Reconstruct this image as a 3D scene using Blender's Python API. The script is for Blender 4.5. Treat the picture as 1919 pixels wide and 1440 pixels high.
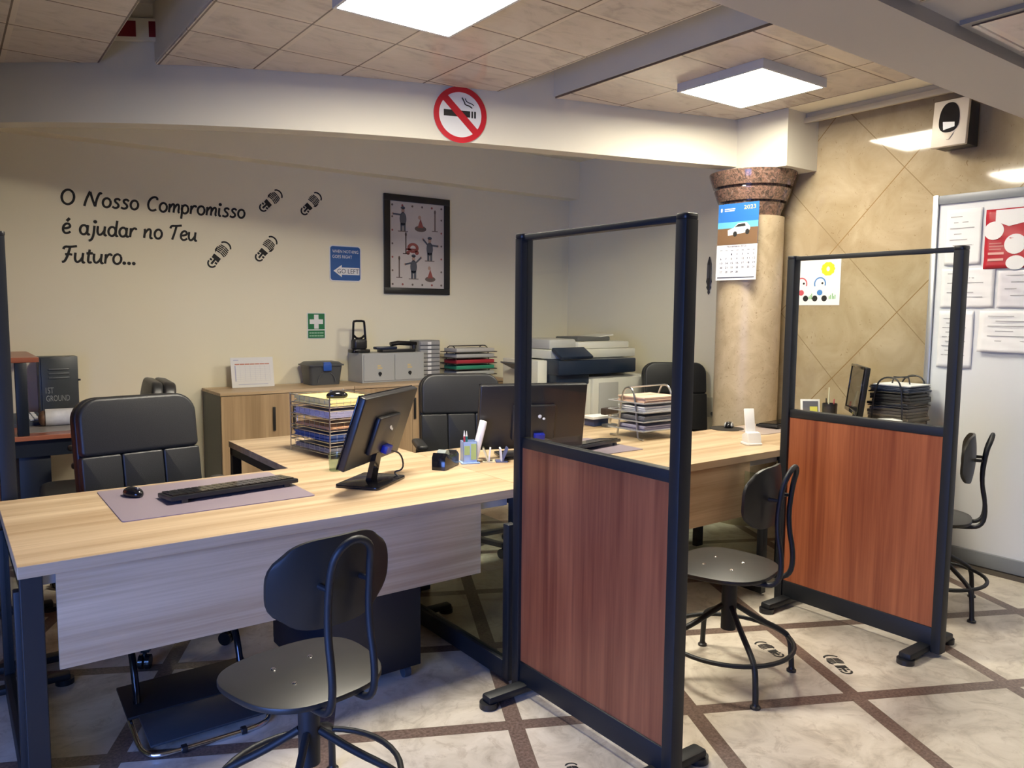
import bpy, bmesh, math, random
from mathutils import Vector, Matrix
random.seed(7)
for o in list(bpy.data.objects): bpy.data.objects.remove(o)
C = bpy.context.scene
COL = C.collection
R = math.radians
# ---------------------------------------------------------------- camera
EYE = Vector((0, 0, 1.5)); F = 1448.9; YAW, PITCH, ROLL = R(36.424), R(5.230), R(0.4926)
_d = Vector((math.sin(YAW)*math.cos(PITCH), math.cos(YAW)*math.cos(PITCH), -math.sin(PITCH)))
_r = Vector((math.cos(YAW), -math.sin(YAW), 0)); _u = _r.cross(_d)
RX = _r*math.cos(ROLL)+_u*math.sin(ROLL); UX = -_r*math.sin(ROLL)+_u*math.cos(ROLL)
cam = bpy.data.cameras.new('camera'); co = bpy.data.objects.new('camera', cam); COL.objects.link(co)
cam.sensor_width = 36; cam.sensor_fit = 'HORIZONTAL'; cam.lens = F/1919*36; cam.clip_start = .02
co.matrix_world = Matrix(((RX.x, UX.x, -_d.x, EYE.x), (RX.y, UX.y, -_d.y, EYE.y), (RX.z, UX.z, -_d.z, EYE.z), (0, 0, 0, 1)))
C.camera = co
# ---------------------------------------------------------------- exposure, sky, daylight
C.view_settings.view_transform = 'Standard'; C.view_settings.look = 'None'
C.view_settings.gamma = 1; C.view_settings.use_curve_mapping = False
C.view_settings.exposure = 0.28
LAMP_E = 80.0; LAMP_COL = (1, .92, .75)
W = bpy.data.worlds.new('sky'); C.world = W; W.use_nodes = True
W.node_tree.nodes['Background'].inputs[0].default_value = (.35, .55, 1, 1)
W.node_tree.nodes['Background'].inputs[1].default_value = 1.0
def area(name, loc, rot, sx, sy, power, col):
    l = bpy.data.lights.new(name, 'AREA'); l.shape = 'RECTANGLE'; l.size = sx; l.size_y = sy; l.energy = power; l.color = col
    o = bpy.data.objects.new(name, l); COL.objects.link(o); o.location = loc; o.rotation_euler = rot; return o
# daylight entering by the shop window in the left wall, beside the camera
sun_sky = area('window_daylight', (-1.50, .70, 1.0), (0, 0, 0), 1.9, 1.3, 31, (.17, .32, 1.0))
sun_sky.rotation_euler = Vector((.80, .52, -.16)).to_track_quat('-Z', 'Y').to_euler(); sun_sky.data.spread = R(92)

# ---------------------------------------------------------------- pixel -> point on a known plane
def ray(px, py): return RX*(px-959.5) + UX*(-(py-720)) + _d*F
def onz(px, py, z): v = ray(px, py); return EYE + v*((z-EYE.z)/v.z)
def onx(px, py, x): v = ray(px, py); return EYE + v*((x-EYE.x)/v.x)
def ony(px, py, y): v = ray(px, py); return EYE + v*((y-EYE.y)/v.y)
# ---------------------------------------------------------------- materials
MT = {}
def nt(name):
    m = bpy.data.materials.new(name); m.use_nodes = True; t = m.node_tree
    return m, t, t.nodes['Principled BSDF']
def mat(name, col, rough=.5, metal=0, noise=0, nscale=20, emit=0, spec=None, bump=0, bscale=200, alpha=None, trans=0, ior=1.45):
    if name in MT: return MT[name]
    m, t, b = nt(name); b.inputs['Base Color'].default_value = (*col, 1); b.inputs['Roughness'].default_value = rough
    b.inputs['Metallic'].default_value = metal
    if spec is not None: b.inputs['Specular IOR Level'].default_value = spec
    if emit: b.inputs['Emission Color'].default_value = (*col, 1); b.inputs['Emission Strength'].default_value = emit
    if trans: b.inputs['Transmission Weight'].default_value = trans; b.inputs['IOR'].default_value = ior
    if noise or bump:
        tc = t.nodes.new('ShaderNodeTexCoord'); n = t.nodes.new('ShaderNodeTexNoise'); n.inputs['Scale'].default_value = nscale
        t.links.new(tc.outputs['Object'], n.inputs['Vector']); n.inputs['Detail'].default_value = 5
        if noise:
            mx = t.nodes.new('ShaderNodeMix'); mx.data_type = 'RGBA'
            mx.inputs[6].default_value = (*[c*(1-noise) for c in col], 1); mx.inputs[7].default_value = (*[min(1, c*(1+noise)) for c in col], 1)
            t.links.new(n.outputs['Fac'], mx.inputs[0]); t.links.new(mx.outputs[2], b.inputs['Base Color'])
        if bump:
            n2 = t.nodes.new('ShaderNodeTexNoise'); n2.inputs['Scale'].default_value = bscale; t.links.new(tc.outputs['Object'], n2.inputs['Vector'])
            bp = t.nodes.new('ShaderNodeBump'); bp.inputs['Strength'].default_value = bump; bp.inputs['Distance'].default_value = .002
            t.links.new(n2.outputs['Fac'], bp.inputs['Height']); t.links.new(bp.outputs[0], b.inputs['Normal'])
    MT[name] = m; return m
def grain(name, lo, hi, axis='X', stretch=14, scale=5, rough=.4, knots=.35):
    """wood grain running along one object axis"""
    if name in MT: return MT[name]
    m, t, b = nt(name); N = t.nodes.new; L = t.links.new
    tc = N('ShaderNodeTexCoord'); mp = N('ShaderNodeMapping'); L(tc.outputs['Object'], mp.inputs[0])
    s = [scale*stretch/4]*3; s['XYZ'.index(axis)] = scale/stretch*2; mp.inputs['Scale'].default_value = s
    n = N('ShaderNodeTexNoise'); n.inputs['Scale'].default_value = 1; n.inputs['Detail'].default_value = 8; n.inputs['Distortion'].default_value = knots
    L(mp.outputs[0], n.inputs['Vector'])
    mp2 = N('ShaderNodeMapping'); L(tc.outputs['Object'], mp2.inputs[0]); s2 = [scale*stretch*2]*3; s2['XYZ'.index(axis)] = scale*.6; mp2.inputs['Scale'].default_value = s2
    n2 = N('ShaderNodeTexNoise'); n2.inputs['Scale'].default_value = 1; n2.inputs['Detail'].default_value = 4; L(mp2.outputs[0], n2.inputs['Vector'])
    ad = N('ShaderNodeMath'); ad.operation = 'MULTIPLY_ADD'; ad.inputs[1].default_value = .35; L(n2.outputs['Fac'], ad.inputs[0]); L(n.outputs['Fac'], ad.inputs[2])
    cr = N('ShaderNodeValToRGB'); cr.color_ramp.elements[0].position = .48; cr.color_ramp.elements[1].position = .85
    cr.color_ramp.elements[0].color = (*lo, 1); cr.color_ramp.elements[1].color = (*hi, 1)
    L(ad.outputs[0], cr.inputs[0]); L(cr.outputs[0], b.inputs['Base Color']); b.inputs['Roughness'].default_value = rough
    MT[name] = m; return m
def mnode(t, op, a, b=None):
    n = t.nodes.new('ShaderNodeMath'); n.operation = op
    for i, v in enumerate((a, b)):
        if v is None: continue
        if isinstance(v, (int, float)): n.inputs[i].default_value = v
        else: t.links.new(v, n.inputs[i])
    return n.outputs[0]
def linedist(t, v, period):
    """distance of a coordinate to the nearest multiple of period"""
    m = mnode(t, 'PINGPONG', v, period/2); return m
def mix(t, fac, a, b):
    mx = t.nodes.new('ShaderNodeMix'); mx.data_type = 'RGBA'; t.links.new(fac, mx.inputs[0])
    for i, c in ((6, a), (7, b)):
        if isinstance(c, tuple): mx.inputs[i].default_value = (*c, 1)
        else: t.links.new(c, mx.inputs[i])
    return mx.outputs[2]
def noise(t, vec, scale, detail=6, dist=0, rough=.6):
    n = t.nodes.new('ShaderNodeTexNoise'); n.inputs['Scale'].default_value = scale; n.inputs['Detail'].default_value = detail
    n.inputs['Distortion'].default_value = dist; n.inputs['Roughness'].default_value = rough
    t.links.new(vec, n.inputs['Vector']); return n.outputs['Fac']
def ramp(t, fac, *st):
    cr = t.nodes.new('ShaderNodeValToRGB'); e = cr.color_ramp.elements
    while len(e) < len(st): e.new(.5)
    for i, (p, c) in enumerate(st): e[i].position = p; e[i].color = (*c, 1)
    t.links.new(fac, cr.inputs[0]); return cr.outputs[0]
def floor_mat():
    m, t, b = nt('floor_marble_grid'); L = t.links.new
    tc = t.nodes.new('ShaderNodeTexCoord'); mp = t.nodes.new('ShaderNodeMapping'); mp.vector_type = 'TEXTURE'
    mp.inputs['Location'].default_value = (2.846, 1.549, 0); mp.inputs['Rotation'].default_value = (0, 0, R(-26.6))
    L(tc.outputs['Object'], mp.inputs[0]); s = t.nodes.new('ShaderNodeSeparateXYZ'); L(mp.outputs[0], s.inputs[0])
    dx = linedist(t, s.outputs[0], .684); dy = linedist(t, s.outputs[1], .684)
    band = mnode(t, 'LESS_THAN', mnode(t, 'MINIMUM', dx, dy), .030)
    joint = mnode(t, 'LESS_THAN', mnode(t, 'ABSOLUTE', mnode(t, 'SUBTRACT', mnode(t, 'MINIMUM', dx, dy), .030)), .0015)
    mar = ramp(t, noise(t, tc.outputs['Object'], 4.5, 9, 1.2, .65), (.32, (.42, .37, .30)), (.5, (.62, .56, .47)), (.68, (.72, .66, .57)))
    vein = ramp(t, noise(t, tc.outputs['Object'], 11, 8, 1.1, .7), (.38, (.60, .55, .50)), (.46, (1, 1, 1)), (1, (1, 1, 1)))
    mm = t.nodes.new('ShaderNodeMix'); mm.data_type = 'RGBA'; mm.blend_type = 'MULTIPLY'; mm.inputs[0].default_value = .42; L(mar, mm.inputs[6]); L(vein, mm.inputs[7])
    bc = ramp(t, noise(t, tc.outputs['Object'], 90, 4), (.35, (.10, .065, .052)), (.65, (.23, .165, .135)))
    c = mix(t, band, mm.outputs[2], bc); c = mix(t, joint, c, (.16, .12, .09))
    L(c, b.inputs['Base Color']); b.inputs['Roughness'].default_value = .28; MT['floor'] = m; return m
def tile_mat():
    """suspended tiles: cream bars with one dark reveal line, stone pattern in each tile. Object origin sits on a grid crossing."""
    m, t, b = nt('ceiling_tile_grid'); L = t.links.new; P = .449
    tc = t.nodes.new('ShaderNodeTexCoord'); s = t.nodes.new('ShaderNodeSeparateXYZ'); L(tc.outputs['Object'], s.inputs[0])
    fx = mnode(t, 'MODULO', mnode(t, 'ADD', s.outputs[0], P*40), P); fy = mnode(t, 'MODULO', mnode(t, 'ADD', s.outputs[1], P*40), P)
    bar = mnode(t, 'MAXIMUM', mnode(t, 'LESS_THAN', fx, .024), mnode(t, 'LESS_THAN', fy, .024))
    dark = mnode(t, 'MAXIMUM', mnode(t, 'GREATER_THAN', fx, P-.009), mnode(t, 'LESS_THAN', mnode(t, 'ABSOLUTE', mnode(t, 'SUBTRACT', fy, .0285)), .0045))
    ix = mnode(t, 'FLOOR', mnode(t, 'DIVIDE', s.outputs[0], P)); iy = mnode(t, 'FLOOR', mnode(t, 'DIVIDE', s.outputs[1], P))
    cb = t.nodes.new('ShaderNodeCombineXYZ'); L(mnode(t, 'ADD', s.outputs[0], mnode(t, 'MULTIPLY', ix, 3.7)), cb.inputs[0]); L(mnode(t, 'ADD', mnode(t, 'MULTIPLY', s.outputs[1], 2.2), mnode(t, 'MULTIPLY', iy, 5.3)), cb.inputs[1])
    st = ramp(t, noise(t, cb.outputs[0], 3.2, 9, 1.6, .62), (.34, (.46, .395, .33)), (.47, (.58, .51, .43)), (.62, (.63, .56, .48)))
    c = mix(t, bar, st, (.66, .58, .47)); c = mix(t, dark, c, (.14, .10, .07))
    L(c, b.inputs['Base Color']); b.inputs['Roughness'].default_value = .22; b.inputs['Specular IOR Level'].default_value = .35; MT['tile'] = m; return m
def stone_wall_mat():
    m, t, b = nt('wall_travertine'); L = t.links.new
    tc = t.nodes.new('ShaderNodeTexCoord'); s = t.nodes.new('ShaderNodeSeparateXYZ'); L(tc.outputs['Object'], s.inputs[0])
    u = mnode(t, 'DIVIDE', mnode(t, 'SUBTRACT', s.outputs[1], 2.551), .430); v = mnode(t, 'DIVIDE', mnode(t, 'SUBTRACT', s.outputs[2], 2.442), .4573)
    a = linedist(t, mnode(t, 'ADD', u, v), 2.0); c2 = linedist(t, mnode(t, 'SUBTRACT', u, v), 2.0)
    g1 = mnode(t, 'LESS_THAN', a, .010); g2 = mnode(t, 'LESS_THAN', c2, .009)
    base = ramp(t, noise(t, tc.outputs['Object'], 3.2, 10, .8, .62), (.3, (.315, .238, .138)), (.5, (.385, .305, .19)), (.7, (.46, .375, .25)))
    pits = ramp(t, noise(t, tc.outputs['Object'], 22, 6, 3, .6), (.31, (.55, .45, .32)), (.36, (1, 1, 1)), (1, (1, 1, 1)))
    mm = t.nodes.new('ShaderNodeMix'); mm.data_type = 'RGBA'; mm.blend_type = 'MULTIPLY'; mm.inputs[0].default_value = .7; L(base, mm.inputs[6]); L(pits, mm.inputs[7])
    c = mix(t, g2, mm.outputs[2], (.25, .185, .10)); c = mix(t, g1, c, (.25, .16, .07))
    L(c, b.inputs['Base Color']); b.inputs['Roughness'].default_value = .06; b.inputs['Specular IOR Level'].default_value = .55; MT['travertine'] = m; return m
def column_mat():
    m, t, b = nt('column_travertine'); tc = t.nodes.new('ShaderNodeTexCoord'); L = t.links.new
    base = ramp(t, noise(t, tc.outputs['Object'], 6, 9, 1.0, .62), (.3, (.38, .30, .19)), (.5, (.46, .37, .245)), (.7, (.53, .44, .305)))
    pits = ramp(t, noise(t, tc.outputs['Object'], 20, 6, 3, .6), (.33, (.50, .42, .33)), (.39, (1, 1, 1)), (1, (1, 1, 1)))
    mm = t.nodes.new('ShaderNodeMix'); mm.data_type = 'RGBA'; mm.blend_type = 'MULTIPLY'; mm.inputs[0].default_value = .75; L(base, mm.inputs[6]); L(pits, mm.inputs[7])
    L(mm.outputs[2], b.inputs['Base Color']); b.inputs['Roughness'].default_value = .35; return m
def granite_mat():
    m, t, b = nt('capital_granite'); tc = t.nodes.new('ShaderNodeTexCoord')
    c = ramp(t, noise(t, tc.outputs['Object'], 26, 8, 2.2, .7), (.36, (.045, .034, .028)), (.48, (.12, .080, .062)), (.56, (.22, .118, .085)), (.66, (.22, .18, .155)))
    t.links.new(c, b.inputs['Base Color']); b.inputs['Roughness'].default_value = .12; MT['granite'] = m; return m
def glass_mat(name, tint=(1, 1, 1), alpha=.10):
    if name in MT: return MT[name]
    m, t, b = nt(name); N = t.nodes.new
    tr = N('ShaderNodeBsdfTransparent'); tr.inputs[0].default_value = (*tint, 1); gl = N('ShaderNodeBsdfGlossy'); gl.inputs['Roughness'].default_value = .02
    lw = N('ShaderNodeLayerWeight'); lw.inputs[0].default_value = .5; mx = N('ShaderNodeMixShader')
    sc = mnode(t, 'ADD', mnode(t, 'MULTIPLY', mnode(t, 'POWER', lw.outputs['Facing'], 5), .6), alpha*.25)
    t.links.new(sc, mx.inputs[0]); t.links.new(tr.outputs[0], mx.inputs[1]); t.links.new(gl.outputs[0], mx.inputs[2])
    t.links.new(mx.outputs[0], t.nodes['Material Output'].inputs[0]); MT[name] = m; return m
PAINT = mat('wall_paint', (.86, .80, .62), .75, bump=.15, bscale=350); BEAMP = mat('beam_paint', (.66, .625, .53), .7, bump=.15, bscale=350)
TRIMP = mat('ceiling_paint', (.52, .49, .45), .7); FLOOR = floor_mat(); TILE = tile_mat(); TRAV = stone_wall_mat(); GRAN = granite_mat()
COLM = column_mat()
BLK = mat('black_powder_steel', (.010, .012, .015), .52, noise=.1, nscale=60); BLKP = mat('black_plastic', (.016, .016, .018), .38); BLKG = mat('black_gloss', (.008, .008, .01), .12)
LEA = mat('black_leather', (.020, .021, .023), .36, bump=.35, bscale=420); OAK = grain('light_oak_long', (.41, .28, .16), (.63, .48, .315), 'X', 16, 4, .42)
OAKV = grain('light_oak_vertical', (.34, .225, .125), (.53, .375, .225), 'Z', 14, 4, .45); CHERRY = grain('cherry_vertical', (.225, .052, .021), (.47, .145, .056), 'Z', 12, 4.2, .38, .8)
REDW = grain('cherry_long', (.26, .07, .035), (.42, .14, .075), 'X', 12, 4, .3); GREYC = mat('grey_carcass', (.085, .09, .095), .5)
GLASS = glass_mat('clear_glass', (.97, .985, .975), .10); GLASSG = glass_mat('greenish_glass', (.80, .86, .82), .12); CHR = mat('chrome', (.75, .75, .76), .12, 1); WIRE = mat('silver_wire', (.55, .55, .56), .3, 1)
WHT = mat('white_plastic', (.80, .80, .80), .35); OFFW = mat('copier_beige', (.66, .64, .56), .45); PAPER = mat('white_paper', (.76, .76, .775), .7); GREYP = mat('grey_plastic', (.10, .10, .105), .4)
NAVY = mat('copier_navy', (.012, .022, .045), .3); ALU = mat('aluminium', (.55, .56, .58), .35, .8); SLATE = mat('slate_frame', (.20, .215, .24), .4); INK = mat('black_ink', (.012, .011, .010), .7)
STOOLW = mat('dark_stained_veneer', (.020, .019, .017), .44, noise=.45, nscale=7); GALV = mat('pale_steel', (.45, .47, .50), .35, .3)
# ---------------------------------------------------------------- mesh builder
class M:
    def __init__(s, mx=None): s.b = bmesh.new(); s.mx = mx or Matrix()
    def _x(s, vs, mx=None):
        T = s.mx @ mx if mx is not None else s.mx
        for v in vs: v.co = T @ v.co
    def box(s, x0, x1, y0, y1, z0, z1, bev=0, mx=None, seg=2):
        g = bmesh.ops.create_cube(s.b, size=1)['verts']
        for v in g: v.co = Vector((x0+(v.co.x+.5)*(x1-x0), y0+(v.co.y+.5)*(y1-y0), z0+(v.co.z+.5)*(z1-z0)))
        if bev:
            es = list({e for v in g for e in v.link_edges})
            r = bmesh.ops.bevel(s.b, geom=es, offset=bev, segments=seg, affect='EDGES', profile=.5); g = list({v for f in r['faces'] for v in f.verts} | {v for v in g if v.is_valid})
        s._x(g, mx); return s
    def rbox(s, c, sx, sy, sz, bev=0, mx=None): return s.box(c[0]-sx/2, c[0]+sx/2, c[1]-sy/2, c[1]+sy/2, c[2]-sz/2, c[2]+sz/2, bev, mx)
    def prism(s, poly, z0, z1, mx=None, bev=0, seg=2):
        lo = [s.b.verts.new((p[0], p[1], z0)) for p in poly]; hi = [s.b.verts.new((p[0], p[1], z1)) for p in poly]; n = len(poly)
        fs = [s.b.faces.new(lo[::-1]), s.b.faces.new(hi)] + [s.b.faces.new((lo[i], lo[(i+1) % n], hi[(i+1) % n], hi[i])) for i in range(n)]
        g = lo+hi
        bmesh.ops.recalc_face_normals(s.b, faces=fs)
        if bev:
            es = list({e for f in fs[:2] for e in f.edges})
            r = bmesh.ops.bevel(s.b, geom=es, offset=bev, segments=seg, affect='EDGES', profile=.5); g = list({v for f in r['faces'] for v in f.verts} | {v for v in g if v.is_valid})
        s._x(g, mx); return s
    def cyl(s, p0, p1, r0, r1=None, seg=20, mx=None):
        p0, p1 = Vector(p0), Vector(p1); r1 = r0 if r1 is None else r1; d = (p1-p0); q = d.to_track_quat('Z', 'Y'); a = []
        for p, r in ((p0, r0), (p1, r1)): a.append([s.b.verts.new(p + q @ Vector((r*math.cos(2*math.pi*i/seg), r*math.sin(2*math.pi*i/seg), 0))) for i in range(seg)])
        for i in range(seg): s.b.faces.new((a[0][i], a[0][(i+1) % seg], a[1][(i+1) % seg], a[1][i]))
        s.b.faces.new(a[0][::-1]); s.b.faces.new(a[1]); s._x(a[0]+a[1], mx); return s
    def lathe(s, prof, c=(0, 0, 0), seg=40, mx=None, cap=True):
        rings = []
        for r, z in prof: rings.append([s.b.verts.new((c[0]+r*math.cos(2*math.pi*i/seg), c[1]+r*math.sin(2*math.pi*i/seg), c[2]+z)) for i in range(seg)])
        for a, b in zip(rings, rings[1:]):
            for i in range(seg): s.b.faces.new((a[i], a[(i+1) % seg], b[(i+1) % seg], b[i]))
        if cap: s.b.faces.new(rings[0][::-1]); s.b.faces.new(rings[-1])
        s._x([v for r in rings for v in r], mx); return s
    def tube(s, pts, r, seg=8, closed=False, mx=None, smooth=0):
        pts = [Vector(p) for p in pts]
        for _ in range(smooth):
            n = [pts[0]] if not closed else []
            rng = range(len(pts)) if closed else range(len(pts)-1)
            for i in rng:
                a, b = pts[i], pts[(i+1) % len(pts)]; n += [a*.75+b*.25, a*.25+b*.75]
            if not closed: n.append(pts[-1])
            pts = n
        n = len(pts); rings = []; up = None
        for i, p in enumerate(pts):
            if closed: t = (pts[(i+1) % n]-pts[i-1])
            else: t = (pts[min(i+1, n-1)]-pts[max(i-1, 0)])
            t.normalize()
            if up is None: up = t.orthogonal().normalized()
            up = (up - t*up.dot(t)).normalized(); w = t.cross(up)
            rings.append([s.b.verts.new(p + (up*math.cos(2*math.pi*k/seg)+w*math.sin(2*math.pi*k/seg))*r) for k in range(seg)])
        for i in range(n if closed else n-1):
            a, b = rings[i], rings[(i+1) % n]
            for k in range(seg): s.b.faces.new((a[k], a[(k+1) % seg], b[(k+1) % seg], b[k]))
        if not closed: s.b.faces.new(rings[0][::-1]); s.b.faces.new(rings[-1])
        s._x([v for q in rings for v in q], mx); return s
    def ball(s, c, r, sx=1, sy=1, sz=1, mx=None, seg=16):
        g = bmesh.ops.create_uvsphere(s.b, u_segments=seg, v_segments=max(6, seg//2), radius=r)['verts']
        for v in g: v.co = Vector((c[0]+v.co.x*sx, c[1]+v.co.y*sy, c[2]+v.co.z*sz))
        s._x(g, mx); return s
    def wall_strip(s, line, z0, z1, th):
        """vertical wall following a plan polyline, thickened to its left side"""
        n = len(line); nor = []
        for i in range(n):
            a = Vector(line[max(i-1, 0)]); b = Vector(line[min(i+1, n-1)]); d = (b-a).normalized(); nor.append(Vector((-d.y, d.x)))
        poly = [tuple(p) for p in line] + [tuple(Vector(line[i])+nor[i]*th) for i in range(n-1, -1, -1)]
        return s.prism(poly, z0, z1)
    def text(s, string, mx, w=None, h=None, shear=0, ex=.0008, spacing=1.0, align='L', fat=0):
        cu = bpy.data.curves.new('t', 'FONT'); cu.body = string; cu.size = 1; cu.shear = shear; cu.extrude = 0; cu.space_character = spacing; cu.resolution_u = 3; cu.offset = fat
        o = bpy.data.objects.new('t', cu); COL.objects.link(o)
        dg = bpy.context.evaluated_depsgraph_get(); me = bpy.data.meshes.new_from_object(o.evaluated_get(dg))
        bpy.data.objects.remove(o); bpy.data.curves.remove(cu)
        b2 = bmesh.new(); b2.from_mesh(me); xs = [v.co.x for v in b2.verts]; x0, x1 = min(xs), max(xs); bpy.data.meshes.remove(me)
        ky = (h or .1)/.7; kx = w/(x1-x0) if w else ky
        off = {'L': 0, 'C': -.5, 'R': -1}[align]*(x1-x0)*kx
        vm = {v: s.b.verts.new(Vector(((v.co.x-x0)*kx+off, v.co.y*ky, ex))) for v in b2.verts}
        for f in b2.faces:
            try: s.b.faces.new([vm[v] for v in f.verts])
            except ValueError: pass
        b2.free(); s._x(vm.values(), mx); return s
    def build(s, name, m, parent=None, world=True, smooth=True, ang=35):
        if parent is not None and world:
            inv = rootmx(parent).inverted()
            for v in s.b.verts: v.co = inv @ v.co
        me = bpy.data.meshes.new(name); s.b.to_mesh(me); s.b.free(); me.materials.append(m)
        if smooth: me.shade_smooth(); me.set_sharp_from_angle(angle=R(ang))
        o = bpy.data.objects.new(name, me); COL.objects.link(o)
        if parent is not None: o.parent = parent
        return o
def rootmx(o):
    while o.parent is not None: o = o.parent
    return Matrix.LocRotScale(o.location, o.rotation_euler, None)
def tag(o, label, cat, group=None, kind=None):
    o['label'] = label; o['category'] = cat
    if group: o['group'] = group
    if kind: o['kind'] = kind
    return o
def thing(name, label, cat, loc=(0, 0, 0), rz=0, group=None):
    o = bpy.data.objects.new(name, None); COL.objects.link(o); o.location = loc; o.rotation_euler = (0, 0, rz); o.empty_display_size = .1
    return tag(o, label, cat, group)
def struct(o, label=None):
    o['kind'] = 'structure'
    if label: o['label'] = label
    return o
def dup(root, loc, rz, label, kids):
    def cp(o, par):
        c = o.copy(); COL.objects.link(c); c.parent = par
        for ch in kids.get(o, []): cp(ch, c)
        return c
    r = cp(root, None); r.location = loc; r.rotation_euler = (0, 0, rz); r['label'] = label; return r
def frame(o, right, up):
    r = Vector(right).normalized(); n = r.cross(Vector(up)).normalized(); u = n.cross(r)
    return Matrix(((r.x, u.x, n.x, o[0]), (r.y, u.y, n.y, o[1]), (r.z, u.z, n.z, o[2]), (0, 0, 0, 1)))
def RZ(a, loc=(0, 0, 0)): return Matrix.Translation(loc) @ Matrix.Rotation(a, 4, 'Z')
def rr(w, h, r, n=6, cx=0, cy=0, corners=(1, 1, 1, 1)):
    """rounded rectangle outline; corners: bottom-left, bottom-right, top-right, top-left"""
    p = []
    for k, (sx, sy) in enumerate(((-1, -1), (1, -1), (1, 1), (-1, 1))):
        q = r*corners[k]
        if q < 1e-5: p.append((cx+sx*w/2, cy+sy*h/2)); continue
        for i in range(n+1):
            a = math.pi+k*math.pi/2+i*math.pi/2/n; p.append((cx+sx*(w/2-q)+q*math.cos(a), cy+sy*(h/2-q)+q*math.sin(a)))
    return p
def ell(rx, ry, n=28, cx=0, cy=0): return [(cx+rx*math.cos(2*math.pi*i/n), cy+ry*math.sin(2*math.pi*i/n)) for i in range(n)]
# ================================================================ SETTING
struct(M().box(-1.75, 5.5, -3.1, 6.4, -.1, 0).build('floor', FLOOR, smooth=False))
struct(M().box(-1.75, 5.45, 6.2, 6.4, 0, 3.3).build('wall_back', PAINT, smooth=False))
w = M(); w.box(-1.75, -1.6, -3.1, -.33, 0, 3.3); w.box(-1.75, -1.6, 1.77, 6.2, 0, 3.3); w.box(-1.75, -1.6, -.33, 1.77, 0, .25); w.box(-1.75, -1.6, -.33, 1.77, 1.85, 3.3)
DKP = mat('dark_front_paint', (.16, .155, .15), .7)
struct(w.build('wall_left', DKP, smooth=False))
struct(M().box(5.29, 5.45, 3.5, 6.2, 0, 3.3).build('wall_recess', PAINT, smooth=False))
struct(M().box(4.95, 5.45, -3.1, 3.5, 0, 3.3).build('wall_right', TRAV, smooth=False))
struct(M().box(-1.6, 4.95, -3.1, -2.98, 0, 3.3).build('wall_front', DKP, smooth=False))
wf = struct(M().box(-1.72, -1.62, -.33, 1.77, .25, .30).box(-1.72, -1.62, -.33, 1.77, 1.80, 1.85).box(-1.72, -1.62, -.33, -.28, .30, 1.80).box(-1.72, -1.62, 1.72, 1.77, .30, 1.80).build('window_1', ALU, smooth=False))
M().box(-1.69, -1.685, -.28, 1.72, .30, 1.80).build('pane', GLASS, wf, smooth=False)
# soffit along the back wall
struct(M().box(-1.6, 5.29, 6.04, 6.2, 2.66, 3.03).build('trim_1', PAINT, smooth=False), 'shallow cream soffit running along the top of the lettered wall')
# curved beam: its front face bends toward the camera on the right
def beam_y(x): return -.0200*x**3 + .208*x**2 - .979*x + 5.614
line = [(x, beam_y(x)) for x in [-.62+i*.2 for i in range(27)] if x < 4.55] + [(4.598, 3.572)]
struct(M().wall_strip(line, 2.548, 3.2, .13).build('trim_2', BEAMP, ang=50), 'cream beam curving across the room below the ceiling')
struct(M().box(4.598, 4.95, 3.165, 3.70, 2.50, 3.2).build('trim_3', BEAMP, smooth=False), 'short white beam end resting on the column capital')
struct(M().box(-1.6, 4.95, 1.44, 1.78, 2.548, 3.2).build('trim_4', TRIMP, smooth=False), 'grey painted cross beam over the front of the office')
# upper slab and the panels hung below it, channels left between them
struct(M().box(-1.75, 5.45, -3.1, 6.4, 3.2, 3.3).build('ceiling', TRIMP, smooth=False))
struct(M().prism([(x+.06, y+.125) for x, y in line] + [(5.29, 3.71), (5.29, 6.04), (-.6, 6.04)], 3.03, 3.19).build('ceiling_recess', PAINT, smooth=False))
def panel(x0, x1, ox, oy, z=2.87, y0=1.785, left=True):
    n = 14; xs = [x0+(x1-x0)*i/n for i in range(n+1)]
    poly = [(x0, y0), (x1, y0)] + [(x, min(beam_y(x) if x < 4.5 else 3.60, 6.0)) for x in xs[::-1]]
    b = M(); b.prism(poly, z+.012, 3.195); struct(b.build('trim_5', BEAMP, smooth=False), 'painted side of a hung ceiling panel')
    poly2 = [(px-ox, py-oy) for px, py in [(x0+.004, y0), (x1-.004, y0)] + [(min(max(x, x0+.004), x1-.004), min(beam_y(x) if x < 4.5 else 3.60, 6.0)-.012) for x in xs[::-1]]]
    t = M(); t.prism(poly2, 0, .0115); o = t.build('ceiling_tiles', TILE, smooth=False); o.location = (ox, oy, z); struct(o, 'stone patterned ceiling tiles')
panel(-1.30, .785, .330, 3.640); panel(1.035, 2.862, 1.504, 3.640); panel(3.225, 4.585, 3.235, 3.31)
struct(M().box(4.585, 4.95, 1.785, 3.165, 2.87, 3.195).build('trim_6', PAINT, smooth=False), 'plain ceiling strip beside the marble wall')
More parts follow.
